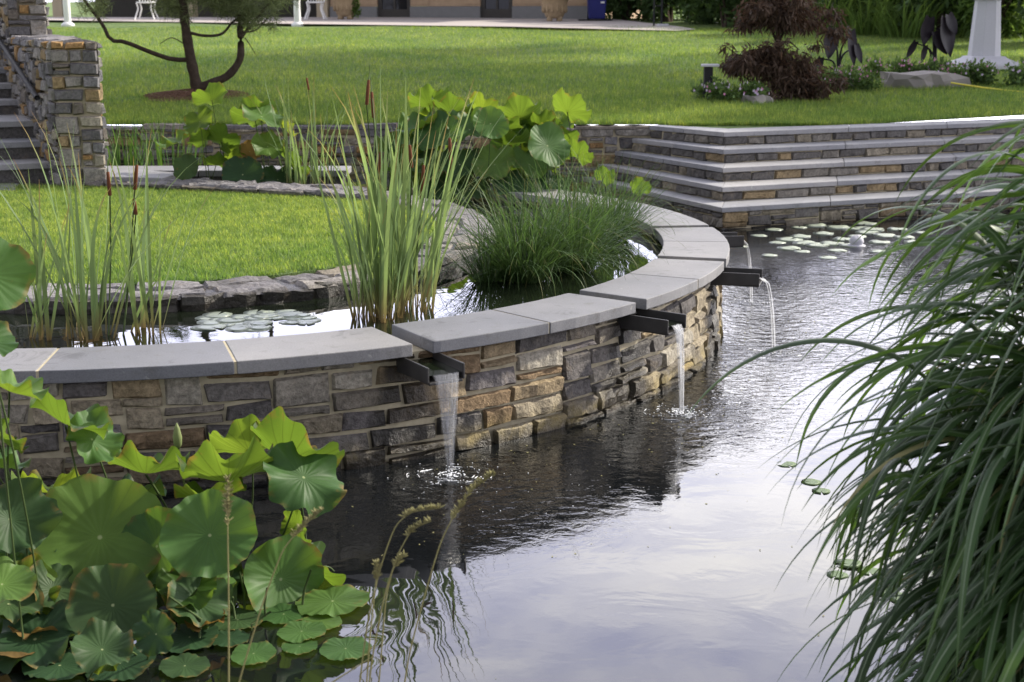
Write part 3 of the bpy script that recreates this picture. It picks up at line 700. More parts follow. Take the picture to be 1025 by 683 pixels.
face(P0+AD*2.5, P1+AD*2.5, ZT, 2.6); face(P1+AD*2.5, P1+AD*6, .4, 2.6); face(P0+AD*6, P0+AD*2.5, ZT-.07, 2.6)
face(P0, P1, ZT-.075, ZT-.005, .05, .07, 2, 4, 1); face(P0+AD*2.5, P0, ZT-.075, ZT-.005, .05, .07, 2, 5, 1); face(P1, P1+AD*2.5, ZT-.075, ZT-.005, .05, .07, 2, 5, 1)
m.build('stone_face', M['pier'], PR)
m = MB()
def ctop(u, v, w): q = P0[None]+AD[None]*u[:, None]+(P1-P0)[None]*(v/.36)[:, None]; return np.c_[q, ZT-.028+w]
stones(m, [(a, b, 0, .36) for a, b, _, _ in pack(2.5, .3, .1, .3, 2, 5, 1, rng)], ctop, rng, depth=.03, rough=.005, cell=.08, gap=.004)
m.build('cap_stones', M['rim'], PR)
GS = thing('garden_stairs', 'stone stairs with pale treads climbing beside the pier at the left edge', 'stairs', (-4.3, 11, .5))
q0 = P0+np.array([-.03, .10])
z, s = .50, .38
for i in range(9):
    rise = .145 if i < 3 else .13; dep = .36 if i != 2 else .9
    z += rise; a = q0+AD*s; b = a+BD*2.2
    t_ = MB(); t_.prism([tuple(b), tuple(a), tuple(a+AD*(dep+.06)), tuple(b+AD*(dep+.06))], z-.05, z); bevel(t_.build('tread', M['tread'], GS), .006)
    r_ = MB(); a2 = a+AD*.03; b2 = b+AD*.03; r_.prism([tuple(b2), tuple(a2), tuple(a2+AD*(dep+.4)), tuple(b2+AD*(dep+.4))], z-.05-rise-.03, z-.0505)
    r_.build('riser', M['riser'], GS)
    s += dep
HR = MB(); p_a = P0+BD*.06+AD*.5; p_b = P0+BD*.06+AD*4.6
HR.tube([(*(p_a), 1.16), (*p_b, 1.93)], .022, 10)
ho = HR.build('handrail', M['black'], smooth=True); tag(ho, 'dark sloping metal handrail fixed to the stair side wall', 'handrail')
# ------------------------------------------------------------------ plants: generic builders
def blade_curves(n, root, rad, length, lean0, bend, k, rng, az=None, power=1.6, squash=(1, 1)):
    """n arching blades: (P, side)"""
    root = np.array(root, float); q = rng.random(n)*2*np.pi; rr = rad*np.sqrt(rng.random(n))
    p0 = root+np.c_[np.cos(q)*rr*squash[0], np.sin(q)*rr*squash[1], np.zeros(n)]
    if az is None: a = q+rng.normal(0, .5, n)
    else: a = az
    Ln = length[0]+(length[1]-length[0])*rng.random(n); l0 = lean0[0]+(lean0[1]-lean0[0])*rng.random(n); bd = bend[0]+(bend[1]-bend[0])*rng.random(n)**1.3
    t = np.linspace(0, 1, k); ang = l0[:, None]+bd[:, None]*t[None]**power
    aw = a[:, None]+rng.normal(0, .25, n)[:, None]*t[None]
    d = np.stack([np.sin(ang)*np.cos(aw), np.sin(ang)*np.sin(aw), np.cos(ang)], -1)
    P = p0[:, None]+np.concatenate([np.zeros((n, 1, 3)), np.cumsum((d[:, :-1]+d[:, 1:])/2*(Ln/(k-1))[:, None, None], axis=1)], 1)
    tw = rng.normal(0, .5, n)
    side = np.stack([-np.sin(aw+tw[:, None]), np.cos(aw+tw[:, None]), np.zeros_like(aw)], -1)
    return P, side, Ln
def widths(n, k, w, rng, base=.6, tip=.05, p=2.2):
    t = np.linspace(0, 1, k); prof = (base+(1-base)*np.minimum(1, t*4))*(1-(1-tip)*t**p)
    return (w*(.7+.6*rng.random(n)))[:, None]*prof[None]

def cattails(name, label, specs, seed, spikes, group='cattail clumps in the raised pool', mat='cattail'):
    rng = np.random.default_rng(seed); base = np.mean([s[0] for s in specs], 0)
    T = thing('cattail_clump', label, 'cattails', tuple(base), group); m = MB()
    for root, rad, n, ln, spread in specs:
        n = int(n*.54); P, sd_, L_ = blade_curves(n, root, rad*1.35, ln, (-.12, spread*1.4), (-.1, 1.0), 10, rng, power=2.4)
        nb = int(n*.2)
        if nb:
            P2, s2, _ = blade_curves(nb, root, rad, (ln[0]*.8, ln[1]*.9), (.1, .3), (.8, 1.9), 12, rng, power=3)
            m.strips(P2, s2, widths(nb, 12, .0055, rng))
        m.strips(P, sd_, widths(n, 10, .0084, rng, .7, .06, 3))
        P3, s3, _ = blade_curves(max(4, n//5), root, rad, (ln[0]*.7, ln[1]*.95), (.22, .5), (.0, .7), 10, rng, az=rng.normal(0.1, .9, max(4, n//5)))
        m.strips(P3, s3, widths(len(P3), 10, .0066, rng, .7, .06, 3))
    m.build('leaves', M[mat], T)
    for (x, y0, y1, Y) in spikes:
        s = MB(); a = at(x, y0, Y); b = at(x-(2 if rng.random() < .5 else -2), y1, Y)
        s.lathe([(.002, -.004), (.0075, 0), (.0085, .02), (.0085, .6), (.007, .98), (.002, 1.)], (0, 0, 0), 8)
        v = s.v[0]; d = (a-b); ln = np.linalg.norm(d); s.v[0] = np.c_[v[:, 0], v[:, 1], v[:, 2]*ln]+b+np.outer(v[:, 2], d-np.array([0, 0, ln]))
        sp_ = s.build('seed_spike', M['spike'], T, smooth=True)
        stk = MB(); c0 = np.array([b[0]*.6+base[0]*.4, b[1]*.6+base[1]*.4, Z_POOL]); stk.tube([c0, (c0+b)/2+np.array([.01, 0, .05]), b], [.004, .0035, .003], 6); stk.tube([a, a+(a-b)/ln*.07], [.002, .001], 5)
        stk.build('stalk', M['lstem'], T, smooth=True)
cattails('cattail_clump', 'leaning dense cattail clump with brown spikes in the middle of the pool',
         [(on(365, 318, Z_POOL), .05, 22, (.5, .95), .22), (on(398, 312, Z_POOL), .13, 85, (.7, 1.2), .26), (on(385, 320, Z_POOL), .06, 30, (.6, 1.1), .18), (on(412, 300, Z_POOL), .08, 38, (.7, 1.12), .32)], 3,
         [(424, 165, 200, 6.6), (450, 138, 172, 6.6), (381, 152, 182, 6.7), (369, 80, 105, 6.8), (410, 145, 168, 6.6), (372, 92, 118, 6.9)])
cattails('cattail_clump', 'yellowish sparse cattail clump on the left of the pool before the bright inner lawn',
         [(on(42, 338, Z_POOL), .06, 14, (.4, .75), .22), (on(92, 338, Z_POOL), .09, 46, (.65, 1.02), .26), (on(145, 332, Z_POOL), .07, 24, (.5, .95), .34)], 9,
         [(108, 172, 196, 6.0), (137, 165, 190, 6.05), (134, 199, 215, 6.0)])
cattails('cattail_clump', 'slender pale cattail clump at the far side of the pool by the ledge',
         [((-1.62, 11.05, Z_POOL), .16, 60, (.6, 1.02), .22)], 14, [(307, 78, 90, 11.0)])
rng = np.random.default_rng(41)
T = thing('reed_clump', 'fresh green reeds growing before the retaining wall beside the pier', 'reeds', (-3.4, 12.6, Z_POOL)); m = MB()
for root, n in (((-3.45, 12.5, Z_POOL), 60), ((-3.05, 12.6, Z_POOL), 40)):
    P, sd_, _ = blade_curves(n, root, .3, (.3, .62), (0, .25), (0, .8), 7, rng); m.strips(P, sd_, widths(n, 7, .007, rng))
m.build('leaves', M['reed'], T)

# soft rushes in the pool
def rush(label, spots, seed):
    rng = np.random.default_rng(seed); T = thing('rush_clump', label, 'rushes', spots[0][0], 'fountain shaped rush clumps'); m = MB()
    for root, rad, n, ln in spots:
        P, sd_, _ = blade_curves(n, root, rad*1.1, (ln[0], ln[1]*1.06), (.0, 1.0), (.05, 2.5), 10, rng, power=1.6)
        P[..., 2] = np.maximum(P[..., 2], Z_POOL+.004)
        m.strips(P, sd_, widths(n, 10, .0026, rng, .9, .15, 3))
    m.build('leaves', M['rush'], T)
rush('large dark green rush clump spilling over the pool beside the coping', [(tuple(on(525, 281, Z_POOL)), .11, 640, (.32, .72)), (tuple(on(572, 270, Z_POOL)), .11, 600, (.32, .70)), (tuple(on(488, 281, Z_POOL)), .07, 220, (.2, .42))], 51)
rush('smaller rush clump against the inner curve of the coping', [(tuple(on(612, 240, Z_POOL)), .10, 480, (.25, .6))], 52)

# lotus leaves
def leaf_mesh(rad, dish, wave, rng, fold=0., sag=0., rings=10, seg=84, nw=None):
    th = np.linspace(0, 2*np.pi, seg, endpoint=False); ph = rng.random(4)*6.28; nw = nw or rng.integers(4, 7)
    wave = wave*1.8; rim = 1+.04*np.sin(2*th+ph[0])+.022*np.sin(5*th+ph[1])+.012*np.sin(9*th+ph[2])-.014*np.abs(np.sin(10.5*th))
    v = [(0, 0, 0)]; uv = [(0, 0)]
    for i in range(1, rings+1):
        q = i/rings
        r = rad*q*(1+(rim-1)*q)
        ox = .06*math.sin(ph[3])*(1-q)
        z = rad*(dish*q**1.6+wave*q**3*np.sin(nw*th+ph[1])+.5*wave*q**5*np.sin((2*nw+1)*th+ph[2])+.016*q**6*np.sin(21*th+ph[0])*(1+np.sin(3*th))+.010*q*(1-q)*np.abs(np.sin(10.5*th))*2)
        x, y = r*np.cos(th), r*np.sin(th)
        if fold: z = z+fold*rad*np.abs(x/rad)**1.5
        if sag: z = z-sag*rad*np.clip(y/rad, 0, 2)**2
        v += list(zip(x, y, z)); uv += [((a/(2*np.pi)), q) for a in th]
    f = [(0, 1+j, 1+(j+1) % seg) for j in range(seg)]
    for i in range(rings-1):
        a, b = 1+i*seg, 1+(i+1)*seg; f += [(a+j, b+j, b+(j+1) % seg, a+(j+1) % seg) for j in range(seg)]
    return np.array(v), f, np.array(uv)
def orient(v, nrm, spin):
    n = Vector(nrm).normalized(); q = n.to_track_quat('Z', 'Y').to_matrix() @ Matrix.Rotation(spin, 3, 'Z')
    return v @ np.array(q).T
def lotus_leaf(parent, px, py, Y, rad_px, nrm, mat, rng, dish=.18, wave=.05, fold=0., sag=0., zbase=0., stem=True, rad=None):
    c = at(px, py, Y); r = rad if rad else rad_px/FPX*np.linalg.norm(c-np.array([0, 0, CAMZ]))
    v, f, uv = leaf_mesh(r, dish, wave, rng, fold, sag)
    m = MB(); m.add(orient(v, nrm, rng.random()*6.28)+c, f, uv)
    o = m.build('leaf', M[mat], parent, smooth=True)
    if stem:
        s = MB(); b = np.array([c[0]+rng.normal(0, .05), c[1]+.05+abs(rng.normal(0, .05)), zbase]); md = (b+c)/2+np.array([rng.normal(0, .02), .02, .02])
        if b[2] < c[2]-.03:
            n3 = np.array(Vector(nrm).normalized()); t = np.linspace(0, 1, 9)[:, None]; e = c-n3*.004
            pts = (1-t)**2*b+2*t*(1-t)*md+t*t*e
            s.tube(pts, .0042 if r > .14 else .003, 7); s.build('stem', M['lstem'], o, smooth=True)
    return o
rng = np.random.default_rng(61)
FL = thing('lotus_plant', 'big foreground lotus with broad round leaves growing before the curved wall', 'lotus', tuple(on(180, 600, 0)), 'lotus plants')
up = (0, 0, 1)
# px, py, distance, radius px, normal, material, dish, wave, fold, sag
for q in [
    (100, 538, 4.05, 66, (.10, -.80, .72), 'lotus', .16, .05, 0, .0),
    (113, 606, 3.78, 44, (.05, -.75, .6), 'lotusshade', .16, .05, 0, .0),
    (210, 536, 3.95, 48, (.05, -.80, .62), 'lotus', .14, .05, 0, .0),
    (157, 547, 4.02, 41, (-.45, -.80, .45), 'lotus', .18, .05, 0, .0),
    (281, 580, 4.1, 44, (.50, -.75, .40), 'lotus', .2, .07, .1, .1),
    (246, 592, 4.25, 40, (-.2, -.70, -.35), 'lotusshade', .15, .06, 0, .0),
    (228, 482, 4.3, 52, (-.12, .42, .85), 'lotuspale', .45, .10, 0, .0),
    (146, 474, 4.35, 44, (.05, .38, .9), 'lotuspale', .40, .10, 0, .0),
    (288, 462, 4.45, 52, (.32, .55, .75), 'lotuspale', .40, .11, .1, .0),
    (250, 452, 4.6, 40, (-.20, .60, .75), 'lotuspale', .4, .1, 0, .0),
    (304, 478, 4.3, 44, (.42, -.35, .80), 'lotus', .05, .10, 0, .35),
    (212, 502, 4.2, 38, (-.1, .30, .9), 'lotuspale', .4, .09, 0, .0),
    (316, 570, 4.25, 38, (.75, .25, .55), 'lotuspale', .30, .12, 0, .1),
    (297, 526, 4.35, 17, (-.5, -.75, .2), 'lotuspale', .35, .08, 0, .0),
    (66, 425, 4.1, 42, (.35, .30, .8), 'lotuspale', .30, .12, .1, .15),
    (92, 440, 4.15, 30, (.55, -.4, .5), 'lotus', .2, .12, .1, .0),
    (10, 392, 4.0, 34, (.35, .2, .8), 'lotus', .3, .10, .15, .2),
    (-12, 275, 3.6, 42, (.55, -.62, .35), 'lotus', .18, .05, 0, .0),
    (-14, 340, 3.7, 30, (.5, -.2, .8), 'lotus', .2, .05, 0, .0),
    (-2, 438, 3.95, 28, (.6, .5, .5), 'lotuspale', .35, .1, 0, .0),
    (10, 520, 3.9, 40, (.55, -.55, .55), 'lotusshade', .28, .12, .25, .1),
    (-6, 468, 4.1, 34, (.2, .2, .95), 'lotus', .3, .1, .1, .1),
    (2, 585, 3.6, 32, (.2, -.3, .9), 'lotus', .15, .06, 0, .0),
    (52, 494, 4.25, 40, (-.05, .3, .9), 'lotuspale', .35, .12, 0, .0),
    (62, 590, 4.1, 44, (.1, -.3, .6), 'lotusshade', .2, .1, 0, .0),
    (35, 640, 3.7, 46, (.0, -.25, .8), 'lotusshade', .15, .12, 0, .1),
    (20, 560, 4.2, 50, (-.1, -.6, .6), 'lotusshade', .2, .1, 0, .0),
    (178, 600, 4.35, 36, (.2, -.5, .5), 'lotusshade', .2, .1, 0, .0),
    (120, 500, 4.6, 44, (.0, .25, .9), 'lotusshade', .3, .1, 0, .0),
]:
    lotus_leaf(FL, *q[:3], q[3]*.95, *q[4:6], rng, *q[6:])
r2 = np.random.default_rng(77)
for i in range(22):
    x = -10+260*r2.random(); y = 560+95*r2.random()
    lotus_leaf(FL, x, y, on(x, y+30*r2.random()+12, 0)[1], 20+13*r2.random(), (r2.normal(0, .35), -.35+r2.normal(0, .35), .75), ('lotus', 'lotusshade', 'lotuspale', 'lotusshade', 'dead')[i % 5], rng, .25, .10, 0, .15)
for q in [(195, 600, 4.3, 22, (.1, -.5, .6), 'dead'), (225, 612, 4.2, 24, (.0, -.4, .7), 'lotusshade')]:
    lotus_leaf(FL, *q, rng, .3, .15)
s = MB(); 
for i in range(20):                                       # bare leaf stalks standing in the water
    b = on(165+150*rng.random(), 590+55*rng.random(), 0); h = .06+.12*rng.random(); s.tube([b-np.array([0, 0, .05]), b+np.array([rng.normal(0, .02), 0, h*.5]), b+np.array([rng.normal(0, .04), .02, h])], [.0045, .004, .003], 6)
s.build('bare_stalks', M['lstem'], FL, smooth=True, kind='stuff')
m = MB(); b = at(178, 445, 4.5); b0 = np.array([b[0], b[1], 0]); m.tube([b0, b0*.5+b*.5+np.array([.02, 0, 0]), b], .004, 6); m.lathe([(.003, -.02), (.014, .0), (.016, .025), (.010, .055), (.002, .075)], b, 10); m.build('flower_bud', M['lotuspale'], FL, smooth=True)
# leaves that lie on the pond
def floaters(specs, label, group, name='floating_leaf', cat='lotus leaf'):
    for (x, y, w, mat, tilt) in specs:
        c = on(x, y, .004+.006*rng.random()); r = w/2/FPX*math.hypot(c[1], CAMZ)
        v, f, uv = leaf_mesh(r, .02, .03, rng); m = MB(); v[:, 2] *= .8; vv = orient(v, (tilt*rng.normal(), tilt*rng.normal(), 1), rng.random()*6.28); vv[:, 2] -= min(0, vv[:, 2].min())*.85
        T = bpy.data.objects.new
        m.add(vv, f, uv); o = m.build(name, M[mat], smooth=True); o.location = tuple(c); tag(o, label, cat, group)
floaters([(333, 604, 74, 'lotus', .03), (302, 633, 48, 'lotus', .02), (346, 651, 50, 'lotus', .02), (254, 656, 46, 'lotus', .02), (322, 624, 40, 'lotus', .02), (284, 616, 50, 'lotus', .03), (300, 648, 36, 'lotus', .02)],
         'green lotus leaf lying flat on the dark pond at the edge of the foreground lotus', 'floating lotus leaves at the clump edge')
floaters([(238, 622, 52, 'lotusshade', .05), (190, 640, 60, 'lotusshade', .05), (150, 622, 46, 'lotusshade', .05), (120, 668, 66, 'lotusshade', .06), (60, 668, 70, 'lotusshade', .06), (185, 668, 50, 'lotusshade', .04), (15, 655, 60, 'dead', .08), (75, 630, 50, 'lotusshade', .05), (210, 612, 40, 'lotusshade', .05), (230, 640, 40, 'lotusshade', .03)],
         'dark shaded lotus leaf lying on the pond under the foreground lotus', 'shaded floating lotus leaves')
# middle lotus, lit from behind
rng = np.random.default_rng(71)
ML = thing('lotus_plant', 'tall yellow-green lotus clump glowing behind the rushes before the retaining wall', 'lotus', (-.2, 11.2, Z_POOL), 'lotus plants')
for q in [
    (568, 112, 10.9, 22, (.45, .45, .6), 'lotuspale', .35, .08), (520, 118, 11.1, 24, (-.1, .45, .7), 'lotuspale', .4, .1), (491, 124, 10.6, 18, (.2, -.85, .5), 'lotus', .15, .05),
    (548, 146, 10.6, 24, (.45, -.75, .5), 'lotus', .15, .06), (562, 143, 11.0, 22, (.6, .4, .6), 'lotuspale', .3, .1), (578, 155, 10.8, 16, (.5, .5, .5), 'lotuspale', .3, .08), (430, 105, 11.3, 20, (-.1, .5, .7), 'lotuspale', .4, .1), (452, 112, 11.2, 22, (.1, .3, .9), 'lotuspale', .4, .1),
    (470, 130, 11.0, 24, (0, -.5, .8), 'lotus', .3, .1), (440, 135, 10.9, 24, (-.3, -.6, .7), 'lotus', .2, .08), (510, 145, 10.9, 22, (0, .3, .8), 'lotuspale', .4, .1), (420, 128, 11.1, 22, (-.4, -.2, .8), 'lotus', .3, .1),
    (530, 165, 10.8, 22, (.2, -.5, .7), 'lotus', .2, .1), (495, 165, 10.7, 22, (-.1, -.6, .6), 'lotus', .2, .1), (460, 165, 10.8, 22, (0, -.5, .6), 'lotusshade', .2, .1), (430, 165, 10.9, 22, (.1, -.5, .6), 'lotusshade', .2, .1),
    (482, 110, 11.4, 17, (.3, .5, .7), 'lotuspale', .4, .1), (540, 130, 11.2, 20, (0, .5, .6), 'lotuspale', .4, .1), (405, 150, 11.0, 20, (-.3, -.5, .6), 'lotus', .2, .1), (515, 190, 10.6, 22, (0, -.4, .6), 'lotusshade', .2, .1),
    (470, 190, 10.7, 22, (0, -.4, .6), 'lotusshade', .2, .1), (440, 190, 10.8, 20, (0, -.4, .6), 'lotusshade', .2, .1), (550, 185, 10.8, 20, (.2, -.4, .6), 'lotusshade', .2, .1), (505, 128, 11.0, 18, (.3, .3, .8), 'lotuspale', .4, .1)]+[(395+165*rng.random(), 118+78*rng.random(), 11.0+.5*rng.random(), 13+9*rng.random(), (rng.normal(0, .4), rng.normal(-.1, .5), .7), ('lotus', 'lotuspale')[int(rng.random() < .5)], .3, .1) for _ in range(34)]:
    lotus_leaf(ML, *q[:6], rng, *q[6:], zbase=Z_POOL)
for px, py, lab in ((604, 178, 'small arrow-shaped leaf standing above the rushes beside the steps, the left of two'), (640, 189, 'small heart-shaped leaf standing above the coping, the right of two')):
    c = at(px, py, 9.3); T = thing('arrow_leaf_plant', lab, 'water plant', (c[0], c[1]+.02, Z_POOL), 'arrow leaf plants')
    lotus_leaf(T, px, py, 9.3, 11, (.3, .6, .35), 'lotuspale', rng, .2, .12, .25, zbase=Z_POOL)
BL = thing('lotus_plant', 'rear lotus with glaucous and lime leaves between the edging and the ledge', 'lotus', (-2.6, 11.25, Z_POOL), 'lotus plants')
rng = np.random.default_rng(81)
for q in [
    (212, 100, 11.2, 17, (-.3, .5, .7), 'lotuspale', .35, .1), (200, 122, 11.15, 16, (-.3, -.6, .6), 'lotuspale', .2, .08), (262, 117, 11.2, 22, (.3, -.3, .85), 'lotus', .15, .08), (255, 118, 11.35, 22, (-.2, .5, .6), 'lotuspale', .35, .1),
    (222, 142, 11.2, 18, (.2, .5, .5), 'lotuspale', .3, .1), (205, 140, 11.25, 16, (-.4, .4, .6), 'lotuspale', .3, .1), (268, 147, 11.15, 17, (.3, -.6, .7), 'lotus', .2, .08), (243, 175, 11.05, 20, (.1, -.8, .5), 'lotusshade', .15, .05),
    (187, 168, 11.0, 14, (-.3, -.8, .35), 'lotusshade', .15, .05), (178, 143, 11.3, 18, (-.3, -.2, .8), 'lotus', .3, .1), (233, 158, 11.2, 15, (.3, .5, .5), 'lotuspale', .3, .1), (292, 165, 11.1, 18, (.5, .4, .5), 'lotuspale', .3, .1),
    (278, 180, 11.1, 17, (.2, -.5, .7), 'lotusshade', .2, .1), (216, 165, 11.25, 13, (0, .4, .7), 'lotuspale', .4, .1), (250, 152, 11.2, 11, (.3, -.6, .4), 'dead', .3, .1), (285, 128, 11.3, 12, (.6, .4, .5), 'lotuspale', .3, .1)]:
    lotus_leaf(BL, *q[:6], rng, *q[6:], zbase=Z_POOL)

# lily pads: one disc with a notch, copied
def pad_mesh(seed):
    r_ = np.random.default_rng(seed); th = np.linspace(.14, 2*np.pi-.14, 26); m = MB(); v = [(0, 0, .003)]
    rim = 1+.03*np.sin(3*th+r_.random()*6)+.02*np.sin(7*th+r_.random()*6)
    v += [(.6*a*math.cos(t), .6*a*math.sin(t), .003) for a, t in zip(rim, th)]+[(a*math.cos(t), a*math.sin(t), .006+.004*math.sin(4*t)) for a, t in zip(rim, th)]+[(a*math.cos(t), a*math.sin(t), -.003) for a, t in zip(rim, th)]
    n = 26; f = [(0, 1+i, 2+i) for i in range(n-1)]+[(1+i, 1+n+i, 2+n+i, 2+i) for i in range(n-1)]+[(1+n+i, 1+2*n+i, 2+2*n+i, 2+n+i) for i in range(n-1)]
    m.add(v, f); return m
protos = {}
def pads(lst, mat, label, group, seed):
    r_ = np.random.default_rng(seed)
    for i, (p, rad) in enumerate(lst):
        key = (mat, i % 3)
        if key not in protos: o = pad_mesh(i).build('lily_pad', M[mat], smooth=True); protos[key] = o
        else: o = protos[key].copy(); COL.objects.link(o)
        o.location = (p[0], p[1], p[2]+.001*(i % 4)); o.scale = (rad, rad, .2 if rad < .08 else .8); o.rotation_euler = (r_.normal(0, .012), r_.normal(0, .012), r_.random()*6.28); tag(o, label, 'lily pad', group)
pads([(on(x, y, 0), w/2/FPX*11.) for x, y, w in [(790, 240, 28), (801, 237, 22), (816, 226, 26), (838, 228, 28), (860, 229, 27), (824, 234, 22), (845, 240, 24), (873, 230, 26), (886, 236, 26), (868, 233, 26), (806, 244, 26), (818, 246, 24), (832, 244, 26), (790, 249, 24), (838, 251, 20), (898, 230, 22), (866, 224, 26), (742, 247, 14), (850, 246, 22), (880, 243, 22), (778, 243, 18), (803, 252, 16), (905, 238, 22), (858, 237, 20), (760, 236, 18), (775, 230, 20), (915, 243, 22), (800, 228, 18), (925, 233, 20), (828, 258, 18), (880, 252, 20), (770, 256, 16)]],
     'padglint', 'round shining lily pad floating in the pond near the steps', 'lily pads near the steps', 1)
r_ = np.random.default_rng(4); lst = []
for i in range(46):
    x = 198+115*r_.random(); y = 312+18*r_.random(); lst.append((on(x, y, Z_POOL), .035+.035*r_.random()))
pads(lst, 'padglint', 'small lily pad with painted-in sky glint in the raised pool behind the coping', 'lily pads in the raised pool', 2)
pads([(on(787, 465, 0), .042), (on(812, 483, 0), .04), (on(822, 492, 0), .035), (on(850, 565, 0), .045), (on(870, 572, 0), .04), (on(838, 576, 0), .035), (on(905, 600, 0), .045), (on(882, 592, 0), .04), (on(930, 520, 0), .05), (on(950, 600, 0), .05)],
     'pad', 'small flat lily pad on the open pond beside the silver grass', 'lily pads by the silver grass', 3)
FB = thing('pond_float', 'small white rounded bubbler among the far lily pads', 'bubbler', tuple(on(857, 246, 0)))
c = on(857, 246, 0); m = MB(); r_ = np.random.default_rng(2)
m.lathe([(.03, -.03), (.05, .0), (.066, .035), (.062, .065), (.04, .09), (.004, .098)], c, 14); v = m.v[0]; m.v[0] = c+(v-c)*(1+r_.normal(0, .05, (len(v), 1))); m.v[0] = c+(m.v[0]-c)*.85; m.build('dome', M['granite'], FB, smooth=True)
m = MB(); m.lathe([(.07, -.02), (.075, .004), (.05, .010)], c, 16); m.build('collar', M['granite'], FB, smooth=True)

# silver grass on the right bank
rng = np.random.default_rng(91)
SG = thing('silver_grass', 'large arching silver grass with striped blades overhanging the pond', 'ornamental grass', (1.5, 3.1, .1))
def arching(n, root, rad, ln, lean, bend, w, azc, azs, zup):
    az = azc+rng.normal(0, azs, n)
    r0 = np.array(root)[None]+np.c_[rng.normal(0, rad, n), rng.normal(0, rad, n), zup[0]+(zup[1]-zup[0])*rng.random(n)]
    k = 18; Ln = ln[0]+(ln[1]-ln[0])*rng.random(n); l0 = lean[0]+(lean[1]-lean[0])*rng.random(n); bd = bend[0]+(bend[1]-bend[0])*rng.random(n)
    t = np.linspace(0, 1, k); ang = l0[:, None]+bd[:, None]*t[None]**1.15; ang = np.minimum(ang, 2.95)
    aw = az[:, None]+rng.normal(0, .35, n)[:, None]*t[None]**1.5
    d = np.stack([np.sin(ang)*np.cos(aw), np.sin(ang)*np.sin(aw), np.cos(ang)], -1)
    P = r0[:, None]+np.concatenate([np.zeros((n, 1, 3)), np.cumsum((d[:, :-1]+d[:, 1:])/2*(Ln/(k-1))[:, None, None], axis=1)], 1)
    tw = rng.normal(0, .35, n)[:, None]+rng.normal(0, .5, n)[:, None]*t[None]
    sh = np.stack([-np.sin(aw), np.cos(aw), np.zeros_like(aw)], -1); up_ = np.cross(sh, d)
    side = sh*np.cos(tw)[..., None]+up_*np.sin(tw)[..., None]
    prof = (.55+.45*np.minimum(1, t*5))*(1-t**2.6)+.02
    W_ = (w*(.65+.6*rng.random(n)))[:, None]*prof[None]
    return P, side, up_, W_
m = MB()
def vstrips(P, side, up_, W_):                          # blades folded along the midrib
    n, k, _ = P.shape
    a = P-side*W_[..., None]+up_*W_[..., None]*.35; b = P; c = P+side*W_[..., None]+up_*W_[..., None]*.35
    v = np.stack([a, b, c], 2).reshape(-1, 3); base = (np.arange(n)*3*k)[:, None]+(np.arange(k-1)*3)[None]
    f = np.concatenate([np.stack([base, base+1, base+4, base+3], -1).reshape(-1, 4), np.stack([base+1, base+2, base+5, base+4], -1).reshape(-1, 4)])
    t = np.broadcast_to(np.linspace(0, 1, k)[None, :, None], (n, k, 3)); u = np.broadcast_to(np.array([0, .5, 1.])[None, None], (n, k, 3))
    m.add(v, f.tolist(), np.stack([u, t], -1).reshape(-1, 2))
culm = MB()
def fan(n, nleaf, root, rad, azc, azs, lean, hgt, ln, w, l0=(.3, .85), bend=(2.0, 2.75)):
    """n culms leaning out of the root, each with arching leaves"""
    bases = []; azl = []
    for i in range(n):
        b = np.array(root)+np.array([rng.normal(0, rad), rng.normal(0, rad), 0]); az = azc+rng.normal(0, azs); le = lean[0]+(lean[1]-lean[0])*rng.random(); h = hgt[0]+(hgt[1]-hgt[0])*rng.random()
        t = np.linspace(0, 1, 10); ang = le*(.35+.9*t); st = h/9
        p = b+np.concatenate([np.zeros((1, 3)), np.cumsum(np.c_[np.sin(ang)*math.cos(az), np.sin(ang)*math.sin(az), np.cos(ang)][:-1]*st, axis=0)])
        culm.tube(p, np.linspace(.0042, .002, 10), 5)
        for q in np.linspace(.22, 1, nleaf)+rng.normal(0, .04, nleaf):
            bases.append([np.interp(np.clip(q, 0, 1), t, p[:, j]) for j in range(3)]); azl.append(az+rng.normal(0, .75))
    N = len(bases); r0 = np.array(bases); az = np.array(azl); k = 18
    Ln = ln[0]+(ln[1]-ln[0])*rng.random(N); q0 = l0[0]+(l0[1]-l0[0])*rng.random(N); bd = bend[0]+(bend[1]-bend[0])*rng.random(N)
    t = np.linspace(0, 1, k); ang = np.minimum(q0[:, None]+bd[:, None]*t[None]**.72, 3.0); aw = az[:, None]+rng.normal(0, .3, N)[:, None]*t[None]**1.5
    d = np.stack([np.sin(ang)*np.cos(aw), np.sin(ang)*np.sin(aw), np.cos(ang)], -1)
    P = r0[:, None]+np.concatenate([np.zeros((N, 1, 3)), np.cumsum((d[:, :-1]+d[:, 1:])/2*(Ln/(k-1))[:, None, None], axis=1)], 1)
    tw = rng.normal(0, .3, N)[:, None]+rng.normal(0, .6, N)[:, None]*t[None]
    sh = np.stack([-np.sin(aw), np.cos(aw), np.zeros_like(aw)], -1); up_ = np.cross(sh, d); side = sh*np.cos(tw)[..., None]+up_*np.sin(tw)[..., None]
    prof = (.6+.4*np.minimum(1, t*5))*(1-t**2.4)+.02
    vstrips(P, side, up_, (w*(.65+.6*rng.random(N)))[:, None]*prof[None])
mp_ = math.pi; G0 = (1.53, 3.12, .1)
fan(44, 7, G0, .10, mp_*1.0, .42, (.25, .64), (.55, .98), (.55, .85), .0128)
fan(40, 7, G0, .10, mp_*1.2, .4, (.25, .7), (.5, .9), (.55, .85), .0130)
fan(16, 6, (1.58, 3.25, .1), .12, mp_*.9, .5, (.05, .3), (.95, 1.3), (.5, .75), .0105, (.2, .6), (1.6, 2.5))
fan(26, 7, (1.62, 3.22, .1), .14, mp_*.95, .6, (.0, .22), (1.0, 1.35), (.5, .75), .0120)
